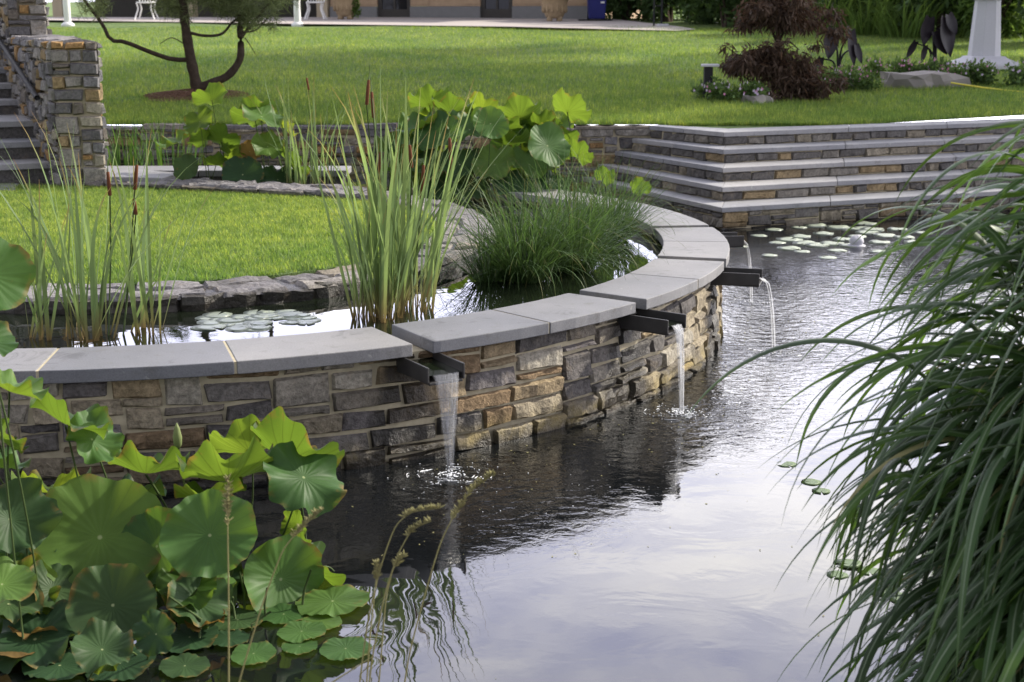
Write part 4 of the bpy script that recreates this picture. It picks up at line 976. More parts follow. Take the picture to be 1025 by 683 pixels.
fan(56, 7, (1.56, 3.16, .1), .13, mp_*1.0, .8, (.0, .30), (1.05, 1.40), (.42, .66), .0125, (.2, .8), (2.0, 2.7))
fan(26, 6, (1.66, 3.12, .1), .12, 0, 2.0, (.0, .45), (.8, 1.3), (.5, .8), .0115)
fan(30, 6, (1.48, 2.99, .1), .10, mp_*1.15, .5, (.25, .65), (.45, .9), (.5, .8), .0135)
culm.build('culms', M['lstem'], SG, smooth=True)
m.build('blades', M['misc'], SG, smooth=True)
m = MB(); culm = MB()
fan(9, 5, G0, .12, mp_*1.05, .6, (.1, .6), (.6, 1.2), (.4, .7), .0075, (.4, 1.2), (1.6, 2.4))
m.build('withered_blades', M['tan'], SG, smooth=True)
# weed in the bottom right corner
T = thing('broadleaf_weed', 'small broad-leaved weed sprouting low in front of the silver grass', 'weed', tuple(at(1010, 700, 2.75))); m = MB()
for i in range(13):
    c = at(965+55*rng.random(), 622+55*rng.random(), 2.7+.12*rng.random()); v, f, uv = leaf_mesh(.010+.008*rng.random(), .05, .03, rng, rings=3, seg=14); v[:, 0] *= 1.8; m.add(orient(v, (rng.normal(0, .4), -.5+rng.normal(0, .3), .9), rng.random()*6.28)+c, f, uv)
    m.tube([c, at(990, 720, 2.8)], .0014, 4)
m.build('leaves', M['reed'], T, smooth=True)

# seed grasses in front
def seedgrass(label, stalks, seed):
    rng = np.random.default_rng(seed); b0 = at(*stalks[0][0][-1], stalks[0][1])
    T = thing('seed_grass', label, 'grass stalk', tuple(b0), 'tan seed grasses at the near bank')
    for pix, Y, headfrac in stalks:
        pts = np.array([at(x, y, Y) for x, y in pix]); t = np.linspace(0, 1, 30); tt = np.linspace(0, 1, len(pts))
        pp = np.stack([np.interp(t, tt, pts[:, i]) for i in range(3)], -1)
        for _ in range(2): pp[1:-1] = (pp[:-2]+pp[1:-1]*2+pp[2:])/4
        s = MB(); s.tube(pp, np.linspace(.0010, .0024, 30), 6); s.build('stalk', M['tan'], T, smooth=True)
        if headfrac:
            h = MB(); ln = np.linalg.norm(np.diff(pp, axis=0), axis=1).sum()
            for i in range(int(95*headfrac*4)):
                u = headfrac*rng.random(); c = np.array([np.interp(u, t, pp[:, j]) for j in range(3)]); d = np.array([rng.normal(0, 1), rng.normal(0, .6), .6+rng.random()]); d /= np.linalg.norm(d)
                e = c+d*(.006+.012*rng.random()); h.tube([c, (c+e)/2, e], [.0006, .0018, .0004], 4, False)
            h.build('seed_head', M['tan'], T, smooth=True)
seedgrass('single upright tan grass stalk before the foreground lotus leaves', [([(228, 478), (228, 540), (229, 600), (229, 760)], 2.9, .26)], 1)
seedgrass('tan grass stalk leaning right across the foreground lotus', [([(322, 511), (300, 530), (283, 550), (263, 603), (239, 683), (222, 760)], 2.9, .28)], 2)
seedgrass('bunch of nodding seed heads in front of the dark rippled water', [([(440, 509), (412, 512), (396, 525), (383, 560), (368, 620), (358, 700), (352, 760)], 3.0, .25), ([(431, 522), (412, 530), (398, 555), (385, 595), (372, 660), (362, 760)], 2.98, .25), ([(378, 564), (376, 585), (370, 640), (362, 760)], 2.95, .25), ([(404, 556), (393, 570), (386, 600), (378, 700), (372, 760)], 3.02, .2)], 3)
seedgrass('long tan seed head leaning right over the pond, nearest the waterfall', [([(495, 474), (470, 492), (452, 520), (440, 545), (424, 600), (408, 660), (395, 760)], 3.05, .34)], 4)
seedgrass('pale bent grass blade low at the bottom edge', [([(372, 658), (350, 672), (328, 686), (300, 760)], 2.9, 0)], 5)
# ------------------------------------------------------------------ upper garden: tree, maple, beds
def gz(X, Y): return lawnz(X, Y)
def foot(px, Y): return np.array([(px-512.5)/FPX*Y*1.0/ (1/ (1)), Y, 0])
def atground(px, Y):                                   # point of the lawn at distance Y in pixel column px
    X = (px-512.5)/FPX*Y
    for _ in range(4):
        z = gz(X, Y); d = Y*math.cos(TILT)+(CAMZ-z)*math.sin(TILT); X = (px-512.5)/FPX*d
    return np.array([X, Y, gz(X, Y)])
def smoothline(pts, n=24):
    p = Path3(pts, n); return p
def Path3(pts, n):
    p = np.array(pts, float); k = len(p); t = np.linspace(0, k-1-1e-6, n); i = t.astype(int); f = (t-i)[:, None]
    q = np.vstack([2*p[0]-p[1], p, 2*p[-1]-p[-2]]); a, b, c, d = q[i], q[i+1], q[i+2], q[i+3]
    return .5*((2*b)+(-a+c)*f+(2*a-5*b+4*c-d)*f*f+(-a+3*b-3*c+d)*f**3)
rng = np.random.default_rng(101)
YT = 17.3; tb = atground(197, YT)
PT = thing('pine_tree', 'young crooked pine with two curving stems in a mulch ring on the lawn', 'tree', tuple(tb))
m = MB(); A = lambda x, y, d=0: at(x, y, YT+d)
m.tube(Path3([A(197, 99), A(196, 84), A(191, 60), A(186, 30), A(183, 0), A(180, -40), A(186, -90), A(184, -140)], 30), np.linspace(.075, .035, 30)*(1+.07*np.sin(np.arange(30)*1.9)+.05*np.sin(np.arange(30)*3.7)), 9)
m.tube(Path3([A(198, 88), A(210, 84), A(228, 76), A(240, 60), A(241, 40), A(240, 20), A(244, -10), A(256, -50), A(252, -110)], 30), np.linspace(.055, .028, 30)*(1+.07*np.sin(np.arange(30)*1.7)), 9)
m.build('trunk', M['bark'], PT, smooth=True)
m = MB()
ends = []
def branch(pts, r0=.025, r1=.008): m.tube(Path3(pts, 16), np.linspace(r0, r1, 16), 7)
branch([A(188, 60), A(170, 59), A(145, 50), A(125, 42), A(111, 40), A(103, 25), A(92, 10), A(80, -6), A(70, -25)], .03, .018)
branch([A(190, 33), A(205, 36), A(222, 34), A(233, 22), A(240, 18, .2)], .02, .012)
branch([A(242, 36), A(252, 25), A(262, 12), A(278, -4)], .022, .01); branch([A(241, 33), A(256, 30), A(268, 18)], .012, .006)
branch([A(245, 38), A(250, 45), A(256, 55)], .008, .004); branch([A(186, 45), A(172, 38), A(160, 44)], .008, .004); branch([A(184, 10), A(168, 4), A(158, -8)], .016, .008)
branch([A(183, -20), A(205, -30), A(225, -28)], .016, .008); branch([A(184, -60), A(160, -75), A(140, -80)], .018, .008); branch([A(250, -30), A(275, -40), A(300, -45)], .016, .008); branch([A(186, -90), A(215, -105), A(235, -110)], .015, .008); branch([A(80, -6), A(95, -2), A(110, 8)], .008, .004)
m.build('branches', M['bark'], PT, smooth=True)
def tufts(m, centers, nper, ln, w, rng):
    n = len(centers)*nper; c = np.repeat(np.array(centers), nper, 0)+rng.normal(0, .03, (n, 3))
    d = rng.normal(0, 1, (n, 3)); d[:, 2] += .35; d /= np.linalg.norm(d, axis=1)[:, None]
    l_ = ln*(.6+.8*rng.random(n)); P = np.stack([c, c+d*l_[:, None]*.5, c+d*l_[:, None]+np.array([0, 0, -.01])], 1)
    s_ = np.cross(d, rng.normal(0, 1, (n, 3))); s_ /= np.linalg.norm(s_, axis=1)[:, None]+1e-9
    m.strips(P, s_, np.repeat(np.array([[1, .8, .15]])*w, n, 0))
m = MB(); cs = []
for (x, y, sx, sy, n) in [(172, 8, 16, 14, 24), (180, -10, 22, 14, 26), (262, 12, 24, 18, 34), (235, 0, 22, 10, 26), (275, -5, 18, 14, 24), (205, -6, 20, 10, 18), (84, 0, 10, 8, 8), (104, 6, 12, 8, 8), (222, 6, 14, 10, 14), (250, 22, 10, 8, 8), (150, -78, 24, 14, 26), (225, -30, 20, 14, 22), (290, -42, 22, 14, 22), (225, -108, 24, 14, 26), (185, -140, 26, 18, 34), (252, -112, 24, 16, 30), (70, -28, 20, 12, 20)]:
    for _ in range(n): cs.append(at(x+rng.normal(0, sx*.55), y+rng.normal(0, sy*.5), YT+rng.normal(0, .18)))
tufts(m, cs, 34, .13, .0032, rng); m.build('needles', M['needle'], PT)
mu = MB(); th = np.linspace(0, 2*np.pi, 28, endpoint=False); ring_ = [(tb[0]+math.cos(a)*.62*(1+.08*math.sin(5*a)), tb[1]+math.sin(a)*.62*(1+.1*math.cos(3*a))) for a in th]
mu.add([(tb[0], tb[1], tb[2]+.10)]+[(x, y, gz(x, y)+.02) for x, y in ring_], [(0, 1+i, 1+(i+1) % 28) for i in range(28)])
for i in range(1500):
    a = rng.random()*6.28; r = .62*math.sqrt(rng.random()); x, y = tb[0]+math.cos(a)*r, tb[1]+math.sin(a)*r; z = gz(x, y)+.03+.08*(1-r/.62); l_ = .02+.03*rng.random(); q = rng.random()*3.14
    mu.box((x, y, z+.008), (l_, .010, .007), q)
o = mu.build('mulch', M['mulch'], kind='structure')

def leafcloud(m, blobs, n, size, rng, droop=0., shell=.55, aspect=2.2):
    """leaf faces scattered through lumpy ellipsoids: blobs (centre, radii)"""
    vol = np.array([b[1][0]*b[1][1]*b[1][2] for b in blobs])**.75; cnt = (n*vol/vol.sum()).astype(int)
    for (c, r), k in zip(blobs, cnt):
        d = rng.normal(0, 1, (k, 3)); d /= np.linalg.norm(d, axis=1)[:, None]; q = (shell+(1-shell)*rng.random(k))**1.0*(1+.13*np.sin(d[:, 0]*5+d[:, 1]*7)+.10*np.sin(d[:, 2]*9+d[:, 0]*6))
        p = np.array(c)+d*np.array(r)*q[:, None]
        nd = d*.6+rng.normal(0, .6, (k, 3)); nd[:, 2] -= droop; nd /= np.linalg.norm(nd, axis=1)[:, None]
        s_ = np.cross(nd, rng.normal(0, 1, (k, 3))); s_ /= np.linalg.norm(s_, axis=1)[:, None]+1e-9
        l_ = size*(.6+.8*rng.random(k)); P = np.stack([p, p+nd*l_[:, None]*.5, p+nd*l_[:, None]], 1)
        m.strips(P, s_, (l_/aspect)[:, None]*np.array([[.25, .5, .06]]))
# purple maple
rng = np.random.default_rng(111)
YM = 17.2; mb_ = atground(785, YM)
MP = thing('maple_tree', 'dwarf weeping maple with dark purple feathery leaves on the lawn', 'tree', tuple(mb_)); m = MB()
Am = lambda x, y, d=0: at(x, y, YM+d)
m.tube(Path3([Am(786, 106), Am(783, 80), Am(779, 55), Am(779, 30), Am(783, 0), Am(780, -30)], 16), np.linspace(.045, .02, 16), 8)
for e in ((745, 20), (812, 18), (750, 62), (815, 70), (800, 50)): m.tube(Path3([Am(779, 45), Am((779+e[0])/2, e[1]-8), Am(*e)], 8), np.linspace(.018, .006, 8), 6)
m.build('trunk', M['bark'], MP, smooth=True); m = MB(); sc = YM/FPX
bl = []
for x, y, w, h in [(778, -20, 30, 22), (762, 8, 26, 14), (798, 10, 24, 14), (778, 16, 34, 14), (748, 24, 14, 8), (806, 24, 14, 8), (772, 62, 36, 18), (800, 74, 28, 22), (812, 92, 20, 14), (760, 66, 26, 12), (745, 58, 16, 8), (785, 84, 28, 18), (770, 50, 22, 10), (822, 96, 10, 10), (735, 68, 12, 6)]:
    bl.append((Am(x, y, rng.normal(0, .15)), (w*sc*1.0, w*sc*.9, h*sc)))
bl += [(np.array(c)+rng.normal(0, 1, 3)*np.array(r)*.75, tuple(np.array(r)*(.3+.35*rng.random()))) for c, r in bl for _ in range(4)]; leafcloud(m, bl, 13000, .085, rng, droop=1.0, shell=.15, aspect=4.6); m.build('crown', M['maple'], MP)

def flowerpatch(label, px, Y, w, h, n, seed, lilac=.35, bare=False):
    rng = np.random.default_rng(seed); b = atground(px, Y); T = thing('flower_patch', label, 'flowers', tuple(b), 'bedding flower patches on the lawn'); m = MB()
    bl = [(b+np.array([rng.uniform(-w, w), rng.uniform(-.3, .3), h*(.35+.3*rng.random())]), (.16, .16, h*.55)) for _ in range(int(6+w*10))]
    leafcloud(m, bl, n, .05, rng, shell=.2, aspect=1.8); m.build('foliage', M['bed'], T)
    for mat, cnt, nm in (('pink', int(n/26*(1-lilac)), 'pink_flowers'), ('lilac', int(n/26*lilac), 'lilac_flowers')):
        f = MB()
        for _ in range(cnt):
            c, r = bl[rng.integers(len(bl))]; d = rng.normal(0, 1, 3); d[2] = abs(d[2]); d[1] = -abs(d[1]); d /= np.linalg.norm(d); p = c+d*np.array(r)*1.05
            v = [p]+[p+.019*(math.cos(a)*np.cross(d, [0, 0, 1.01])+math.sin(a)*np.array([0, 0, 1]))*(1 if i % 2 else .6)+d*.006 for i, a in enumerate(np.linspace(0, 6.283, 10, endpoint=False))]
            f.add(v, [(0, 1+i, 1+(i+1) % 10) for i in range(10)])
        f.build(nm, M[mat], T, kind='stuff')
flowerpatch('low patch of small pale flowers around the path light and small boulder', 730, 16.8, .32, .22, 1500, 1, .7)
flowerpatch('pink and white bedding flowers between the maple and the flat boulder', 853, 18.4, .42, .26, 2000, 2)
flowerpatch('pink bedding flowers behind the flat boulder', 905, 19.9, .55, .26, 2000, 3, .25)
flowerpatch('bedding flowers in front of the granite pedestal at the right edge', 985, 18.6, .55, .30, 2200, 4, .5)
def elephant_ear(label, px, Y, leaves, seed):
    rng = np.random.default_rng(seed); b = atground(px, Y); T = thing('elephant_ear', label, 'plant', tuple(b), 'black elephant ears in the flower bed')
    for (x, y, wd, ht, roll) in leaves:
        c = at(x, y, Y); h = ht/FPX*Y*1.05; w = wd/FPX*Y*1.1
        t = np.linspace(0, 1, 13); prof = np.sin(np.pi*np.clip(t*.86+.14, 0, 1))**.8*(1-.25*t)
        v = []
        for q, pw in zip(t, prof):
            for s in (-1, -.5, 0, .5, 1): v.append((s*pw*w/2, -.10*abs(s)*w-.25*h*q*q*.3, h*(.35-q)+(.10*h*abs(s) if q < .15 else 0)))
        v = np.array(v); ca, sa = math.cos(roll), math.sin(roll); v = np.c_[v[:, 0]*ca+v[:, 2]*sa, v[:, 1]+v[:, 0]*.5, -v[:, 0]*sa+v[:, 2]*ca]
        m = MB(); m.add(v+c, [(i*5+j, i*5+j+1, (i+1)*5+j+1, (i+1)*5+j) for i in range(12) for j in range(4)]); lf = m.build('leaf', M['ear'], T, smooth=True)
        s = MB(); tp = c+np.array([sa*h*.3, .01, ca*h*.3]); s.tube(Path3([b+np.array([rng.normal(0, .03), 0, 0]), (b+tp)/2+np.array([(b[0]-tp[0])*.3, .03, .12]), tp], 10), np.linspace(.018, .009, 10), 7); s.build('stem', M['ear'], lf, smooth=True)
elephant_ear('black elephant ear with three upright dark leaves beside the maple', 838, 18.7, [(832, 40, 17, 28, .15), (853, 44, 11, 32, -.1), (859, 52, 8, 18, -.3), (820, 63, 9, 14, .3)], 1)
elephant_ear('taller black elephant ear with a cluster of drooping leaves behind the flat boulder', 934, 20.2, [(928, 28, 15, 26, .2), (948, 32, 17, 36, -.15), (940, 40, 14, 24, -.5), (913, 48, 8, 18, .5), (925, 52, 7, 16, .2), (952, 22, 12, 20, -.4)], 2)
def boulder(name, label, px, Y, dims, seed, flat=.5, mat='rock'):
    rng = np.random.default_rng(seed); b = atground(px, Y); bm = bmesh.new(); bmesh.ops.create_icosphere(bm, subdivisions=3, radius=1)
    for v in bm.verts:
        d = v.co.normalized(); k = 1+.16*math.sin(d.x*4+seed)+.12*math.sin(d.y*5+d.z*4+seed)+.05*math.sin(d.x*13+d.z*11)
        v.co = Vector((d.x*k*dims[0], d.y*k*dims[1], max(-.3, min(d.z*k*1.3, flat+.06*math.sin(d.x*6)+.04*d.x))*dims[2]))+Vector(tuple(b))
    me = bpy.data.meshes.new(name); bm.to_mesh(me); bm.free(); me.materials.append(M[mat])
    o = bpy.data.objects.new(name, me); COL.objects.link(o); me.transform(Matrix.Translation(-Vector(tuple(b)))); o.location = tuple(b); tag(o, label, 'boulder'); return o
boulder('boulder', 'long flat-topped brown boulder among the flowers by the pedestal', 921, 18.7, (.56, .42, .30), 3, .62)
boulder('boulder', 'small grey boulder in front of the purple maple', 757, 16.6, (.20, .16, .16), 8, .6)
PL = thing('path_light', 'dark square path light post with a flat slab top beside the maple', 'path light', tuple(atground(708, 16.9)))
b = atground(708, 16.9); m = MB(); m.prism([(b[0]-.05, b[1]-.05), (b[0]+.05, b[1]-.05), (b[0]+.05, b[1]+.05), (b[0]-.05, b[1]+.05)], b[2]-.05, b[2]+.40); bevel(m.build('post', M['black'], PL), .006)
m = MB(); m.box(b+np.array([.02, 0, .42]), (.20, .16, .03)); bevel(m.build('slab_top', M['granite'], PL), .006)
PD = thing('pedestal', 'tapered pale granite pedestal on a spreading square base', 'pedestal', tuple(atground(984, 21.8)))
b = atground(984, 21.8); m = MB(); s2 = math.sqrt(2)
m.lathe([(.43*s2, -.05), (.43*s2, .05), (.40*s2, .09), (.27*s2, .15), (.25*s2, .18)], b, 4, True); bevel(m.build('base', M['granite'], PD), .015)
m = MB(); v = []
for z, w in ((.17, .225), (1.02, .175)):
    for a in range(8): q = math.pi/8+a*math.pi/4; v.append(b+np.array([math.cos(q)*w*1.08, math.sin(q)*w*1.08, z]))
m.add(v, [(i, (i+1) % 8, 8+(i+1) % 8, 8+i) for i in range(8)]+[tuple(range(8, 16))]); bevel(m.build('shaft', M['granite'], PD), .006)
m = MB(); m.lathe([(.17, 1.0), (.30, 1.05), (.31, 1.12), (.24, 1.16), (.24, 1.2)], b, 24); m.build('capital', M['granite'], PD, smooth=False)
m = MB(); pts = Path3([at(952, 83, 18.3), at(985, 88, 18.0), at(1030, 93, 17.8), at(1080, 98, 17.6)], 20); m.tube(pts, .012, 6); o = m.build('cord', M['yellow'], smooth=True); tag(o, 'yellow cord stretched low across the lawn at the right', 'cord')

# ------------------------------------------------------------------ house, patio and background planting
bm = bmesh.new(); poly = [(-22, 40.5), (-13, 38.2), (-5.2, 34.9), (0, 33.0), (3.6, 31.3), (4.1, 31.9), (2.6, 39.5), (-22, 46)]
vs = [bm.verts.new((x, y, 0)) for x, y in poly]; bm.faces.new(vs)
for yy in (33, 34.5, 36, 38, 40.5): bmesh.ops.bisect_plane(bm, geom=bm.verts[:]+bm.edges[:]+bm.faces[:], plane_co=(0, yy, 0), plane_no=(0, 1, 0))
bmesh.ops.triangulate(bm, faces=bm.faces[:])
for v_ in bm.verts: v_.co.z = lawnz(v_.co.x, v_.co.y)+.045
me = bpy.data.meshes.new('patio'); bm.to_mesh(me); bm.free(); me.materials.append(M['patio']); o = bpy.data.objects.new('patio', me); COL.objects.link(o); o['kind'] = 'structure'
HA = np.array([-5.2, 41.2]); HB = np.array([2.15, 38.9]); HD = (HB-HA)/np.linalg.norm(HB-HA); HN = np.array([HD[1], -HD[0]]); hz = 1.80; HL = np.linalg.norm(HB-HA); hrot = math.atan2(HD[1], HD[0])
def hp(u, w, z): q = HA+HD*u+HN*w; return np.array([q[0], q[1], z])
def upx(px):                                            # place along the facade seen in pixel column px
    k = (px-512.5)/FPX; lo, hi = -20, 20
    for _ in range(40):
        mid = (lo+hi)/2; q = HA+HD*mid
        if q[0]/(q[1]*math.cos(TILT)) < k: lo = mid
        else: hi = mid
    return lo
HO = thing('house', 'timber-clad house with dark doors and a shaded porch beyond the lawn', 'house', (HA[0], HA[1], hz))
m = MB()
def hbox(m, u0, u1, w0, w1, z0, z1): c = hp((u0+u1)/2, (w0+w1)/2, (z0+z1)/2); m.box(c, (u1-u0, w1-w0, z1-z0), hrot)
d1, d2, wn = (upx(378), upx(411)), (upx(481), upx(513)), (upx(430), upx(463)); eL, eR = upx(331), upx(588)
for a, b in ((eL, d1[0]), (d1[1], wn[0]), (wn[0], wn[1]), (wn[1], d2[0]), (d2[1], eR)):
    if (a, b) == wn: hbox(m, a, b, -.25, 0, hz+.34, hz+.62); hbox(m, a, b, -.25, 0, hz+1.8, hz+3.2)
    else: hbox(m, a, b, -.25, 0, hz+.34, hz+3.2)
for a, b in (d1, d2): hbox(m, a, b, -.25, 0, hz+2.1, hz+3.2)
for i in range(20):                                     # weatherboard laps
    z = hz+.40+i*.14
    for a, b in ((eL, d1[0]), (d1[1], wn[0]), (wn[1], d2[0]), (d2[1], eR)): hbox(m, a+.01, b-.01, .0, .02, z, z+.10)
hbox(m, eL, eR, -8, -7.8, hz-.2, hz+3.2); hbox(m, eR-.2, eR, -7.8, -.26, hz-.2, hz+3.2)
m.build('wall', M['cladding'], HO)
m = MB()
for a, b in ((eL, d1[0]), (d1[1], d2[0]), (d2[1], eR)): hbox(m, a, b, -.25, .05, hz-.3, hz+.335)
m.build('plinth', M['plinth'], HO)
for a, b in (d1, d2):
    m = MB(); hbox(m, a, a+.12, -.12, -.05, hz-.05, hz+2.1); hbox(m, b-.12, b, -.12, -.05, hz-.05, hz+2.1); hbox(m, a+.12, b-.12, -.12, -.05, hz-.05, hz+.26); hbox(m, a+.12, b-.12, -.12, -.05, hz+1.98, hz+2.1); hbox(m, (a+b)/2-.03, (a+b)/2+.03, -.12, -.05, hz+.26, hz+1.98)
    d_ = m.build('door', M['frame'], HO); m = MB(); hbox(m, a+.12, b-.12, -.095, -.085, hz+.26, hz+1.98); m.build('pane', M['glass'], d_)
    m = MB(); hbox(m, b-.10, b-.06, -.05, .01, hz+.95, hz+1.1); m.build('handle', M['black'], d_)
m = MB(); a, b = wn; hbox(m, a, b, -.1, .06, hz+.625, hz+.70); hbox(m, a, a+.08, -.1, .03, hz+.70, hz+1.8); hbox(m, b-.08, b, -.1, .03, hz+.70, hz+1.8); hbox(m, a+.08, b-.08, -.1, .03, hz+1.72, hz+1.8)
w_ = m.build('window', M['cladding'], HO); m = MB(); hbox(m, a+.08, b-.08, -.08, -.07, hz+.70, hz+1.72); m.build('pane', M['glass'], w_)
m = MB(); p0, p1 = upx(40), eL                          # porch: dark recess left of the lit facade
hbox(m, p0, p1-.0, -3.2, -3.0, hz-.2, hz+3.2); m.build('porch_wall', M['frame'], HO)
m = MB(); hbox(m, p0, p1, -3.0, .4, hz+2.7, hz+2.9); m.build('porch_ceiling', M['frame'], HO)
for px in (324, 190, 60):
    m = MB(); u = upx(px); hbox(m, u-.17, u+.17, -.2, .1, hz-.2, hz+2.7); m.build('porch_post', M['cream'], HO)
m = MB(); o_ = .7
e0, e1, e2, e3 = hp(p0-o_, o_, hz+3.15), hp(eR+o_, o_, hz+3.15), hp(eR+o_, -8.4, hz+3.15), hp(p0-o_, -8.4, hz+3.15); r0, r1 = hp(p0+3, -4, hz+5.2), hp(eR-3, -4, hz+5.2)
m.add([e0, e1, e2, e3, r0, r1], [(0, 1, 5, 4), (1, 2, 5), (2, 3, 4, 5), (3, 0, 4), (3, 2, 1, 0)]); m.build('roof', M['roof'], HO)
def urn(label, px, Y, plant):
    b = atground(px, Y); b[2] = lawnz(b[0], Y)+.05; T = thing('stone_urn', label, 'urn', tuple(b), 'stone urns on the patio'); m = MB()
    m.lathe([(.16, .06), (.22, .09), (.25, .16), (.31, .34), (.34, .48), (.36, .52), (.40, .55), (.40, .60), (.34, .61), (.31, .55)], b, 28); m.build('bowl', M['terracotta'], T, smooth=True)
    for k in range(4): f = MB(); q = k*math.pi/2+.8; f.lathe([(.06, -.01), (.075, .03), (.06, .10), (.03, .14)], b+np.array([math.cos(q)*.18, math.sin(q)*.18, 0]), 8); f.build('foot', M['terracotta'], T, smooth=True)
    f = MB()
    for k in range(14): q = k*math.pi/7; f.lathe([(.012, .2), (.035, .26), (.03, .40), (.01, .46)], b+np.array([math.cos(q)*.30, math.sin(q)*.30, 0]), 6)
    f.build('relief', M['terracotta'], T, smooth=True)
    f = MB(); f.lathe([(.30, .53), (.0, .56)], b, 20); f.build('soil', M['soil'], T)
    g = MB(); rng = np.random.default_rng(int(px)); q = thing('potted_plant', plant, 'potted plant', tuple(b+np.array([0, 0, .55])), 'plants in the stone urns')
    bl = [(b+np.array([0, 0, .75]), (.35, .35, .25))]+([(b+np.array([.28, -.18, .38]), (.14, .12, .28)), (b+np.array([.33, -.1, .2]), (.10, .1, .16))] if px < 400 else [])
    leafcloud(g, bl, 1300, .07, rng, shell=.3, aspect=1.8); g.build('foliage', M['shrubl'], q)
urn('weathered stone urn overflowing with trailing leaves near the porch', 346, 38.6, 'bright green trailing plant spilling over the urn by the porch')
urn('weathered stone urn on clawed feet between the second door and the bin', 555, 37.0, 'leafy plant standing in the urn beside the bin')
b = atground(597, 37.6); b[2] = lawnz(b[0], 37.6)+.05
BN = thing('wheelie_bin', 'dark blue plastic bin standing at the corner of the house', 'bin', tuple(b)); m = MB()
v = [b+np.array([sx*w, sy*w, z]) for z, w in ((.03, .21), (.95, .27)) for sx, sy in ((-1, -1), (1, -1), (1, 1), (-1, 1))]
m.add(v, [(3, 2, 1, 0), (4, 5, 6, 7)]+[(i, (i+1) % 4, 4+(i+1) % 4, 4+i) for i in range(4)]); bevel(m.build('body', M['bin'], BN), .03, 3)
m = MB(); m.box(b+np.array([0, 0, .98]), (.60, .60, .05)); bevel(m.build('lid', M['bin'], BN), .02, 2)
m = MB(); m.box(b+np.array([.14, -.262, .45]), (.10, .006, .045)); m.build('sticker', M['white'], BN)
for s in (-1, 1): m = MB(); m.tube([b+np.array([s*.16, .2, .06]), b+np.array([s*.22, .2, .06])], .06, 12); m.build('wheel', M['black'], BN, smooth=True)
m = MB(); m.box(b+np.array([-.05, -.1, .0]), (.85, .65, .05)); o = m.build('mat', M['black']); tag(o, 'flat black mat under the blue bin', 'mat')
b = atground(657, 33.5); SA = thing('metal_stand', 'slim black metal stand with paired posts at the end of the patio', 'metal stand', tuple(b))
for dx in (-.06, .12): m = MB(); m.tube([b+np.array([dx, 0, 0]), b+np.array([dx, 0, 1.9])], .022, 8); m.build('post', M['black'], SA, smooth=True)
m = MB(); m.tube([b+np.array([-.06, 0, 1.88]), b+np.array([.03, 0, 2.05]), b+np.array([.12, 0, 1.88])], .02, 8); m.tube([b+np.array([-.06, 0, .5]), b+np.array([.12, 0, .5])], .014, 8); m.build('crossbar', M['black'], SA, smooth=True)
m = MB(); m.box(b+np.array([.15, -.05, .03]), (.25, .25, .12)); bevel(m.build('foot_block', M['granite'], SA), .02)
for px, Y, lab in ((68, 35.0, 'white painted post by the end of the pine branch at far left'), (298, 35.0, 'white painted post with flared foot to the right of the pine')):
    b = atground(px, Y); T = thing('white_post', lab, 'post', tuple(b), 'white posts before the porch'); m = MB(); m.lathe([(.075, 0), (.075, .03), (.085, .10), (.085, 2.4)], b, 14); m.build('shaft', M['white'], T, smooth=True)
    m = MB(); m.lathe([(.16, -.03), (.16, .03), (.10, .08)], b, 14); m.build('foot', M['white'], T, smooth=True)
    m = MB(); m.lathe([(.09, 2.4), (.14, 2.46), (.14, 2.52)], b, 14); m.build('finial', M['white'], T, smooth=True)
def chair(px, Y, lab):
    b = atground(px, Y); b[2] += .05; T = thing('patio_chair', lab, 'chair', tuple(b), 'white patio chairs')
    for sx in (-1, 1):
        for sy in (-1, 1): m = MB(); m.tube(Path3([b+np.array([sx*.26, sy*.24, 0]), b+np.array([sx*.22, sy*.2, .12]), b+np.array([sx*.17, sy*.17, .28]), b+np.array([sx*.2, sy*.19, .43])], 10), .022, 8); m.build('leg', M['white'], T, smooth=True)
    m = MB(); m.lathe([(.24, .42), (.25, .44), (.24, .46)], b, 20); m.build('seat', M['white'], T)
    m = MB(); m.tube(Path3([b+np.array([-.21, .2, .44]), b+np.array([-.24, .27, .75]), b+np.array([0, .3, .95]), b+np.array([.24, .27, .75]), b+np.array([.21, .2, .44])], 20), .018, 8)
    for k in range(5): x = -.14+.07*k; m.tube([b+np.array([x, .21, .45]), b+np.array([x, .28, .86])], .010, 6)
    m.build('backrest', M['white'], T, smooth=True)
chair(147, 38.2, 'white curved-leg patio chair in the dark porch behind the pine'); chair(316, 38.4, 'white curved-leg patio chair beside the cream porch post')

# shrubs closing the lawn
def shrub(name, label, px, Y, w, h, mat, n, seed, leaf=.13, aspect=1.9, cat='shrub', top=1.0):
    rng = np.random.default_rng(seed); b = atground(px, Y); T = thing(name, label, cat, tuple(b), 'shrubs at the back of the lawn'); m = MB()
    for _ in range(7):
        e = b+np.array([rng.normal(0, w*.35), rng.normal(0, w*.3), h*(.5+.4*rng.random())]); m.tube(Path3([b+np.array([rng.normal(0, .08), rng.normal(0, .08), -.1]), (b+e)/2+np.array([rng.normal(0, .1), 0, .1]), e], 8), np.linspace(.05, .015, 8)*min(1.5, h/2), 6)
    m.build('stems', M['bark'], T, smooth=True); m = MB(); bl = []
    for _ in range(16):
        q = rng.random(); zc = .12+.78*q; rr = w*(1-.55*abs(zc-.35))*.55
        bl.append((b+np.array([rng.uniform(-1, 1)*w*.55*(1-.4*q), rng.uniform(-1, 1)*w*.5*(1-.4*q), h*zc]), (rr*(.6+.4*rng.random()), rr*.7, min(h*.2, rr)*(.8+.5*rng.random()))))
    leafcloud(m, bl, n, leaf, rng, shell=.3, aspect=aspect); m.build('foliage', M[mat], T)
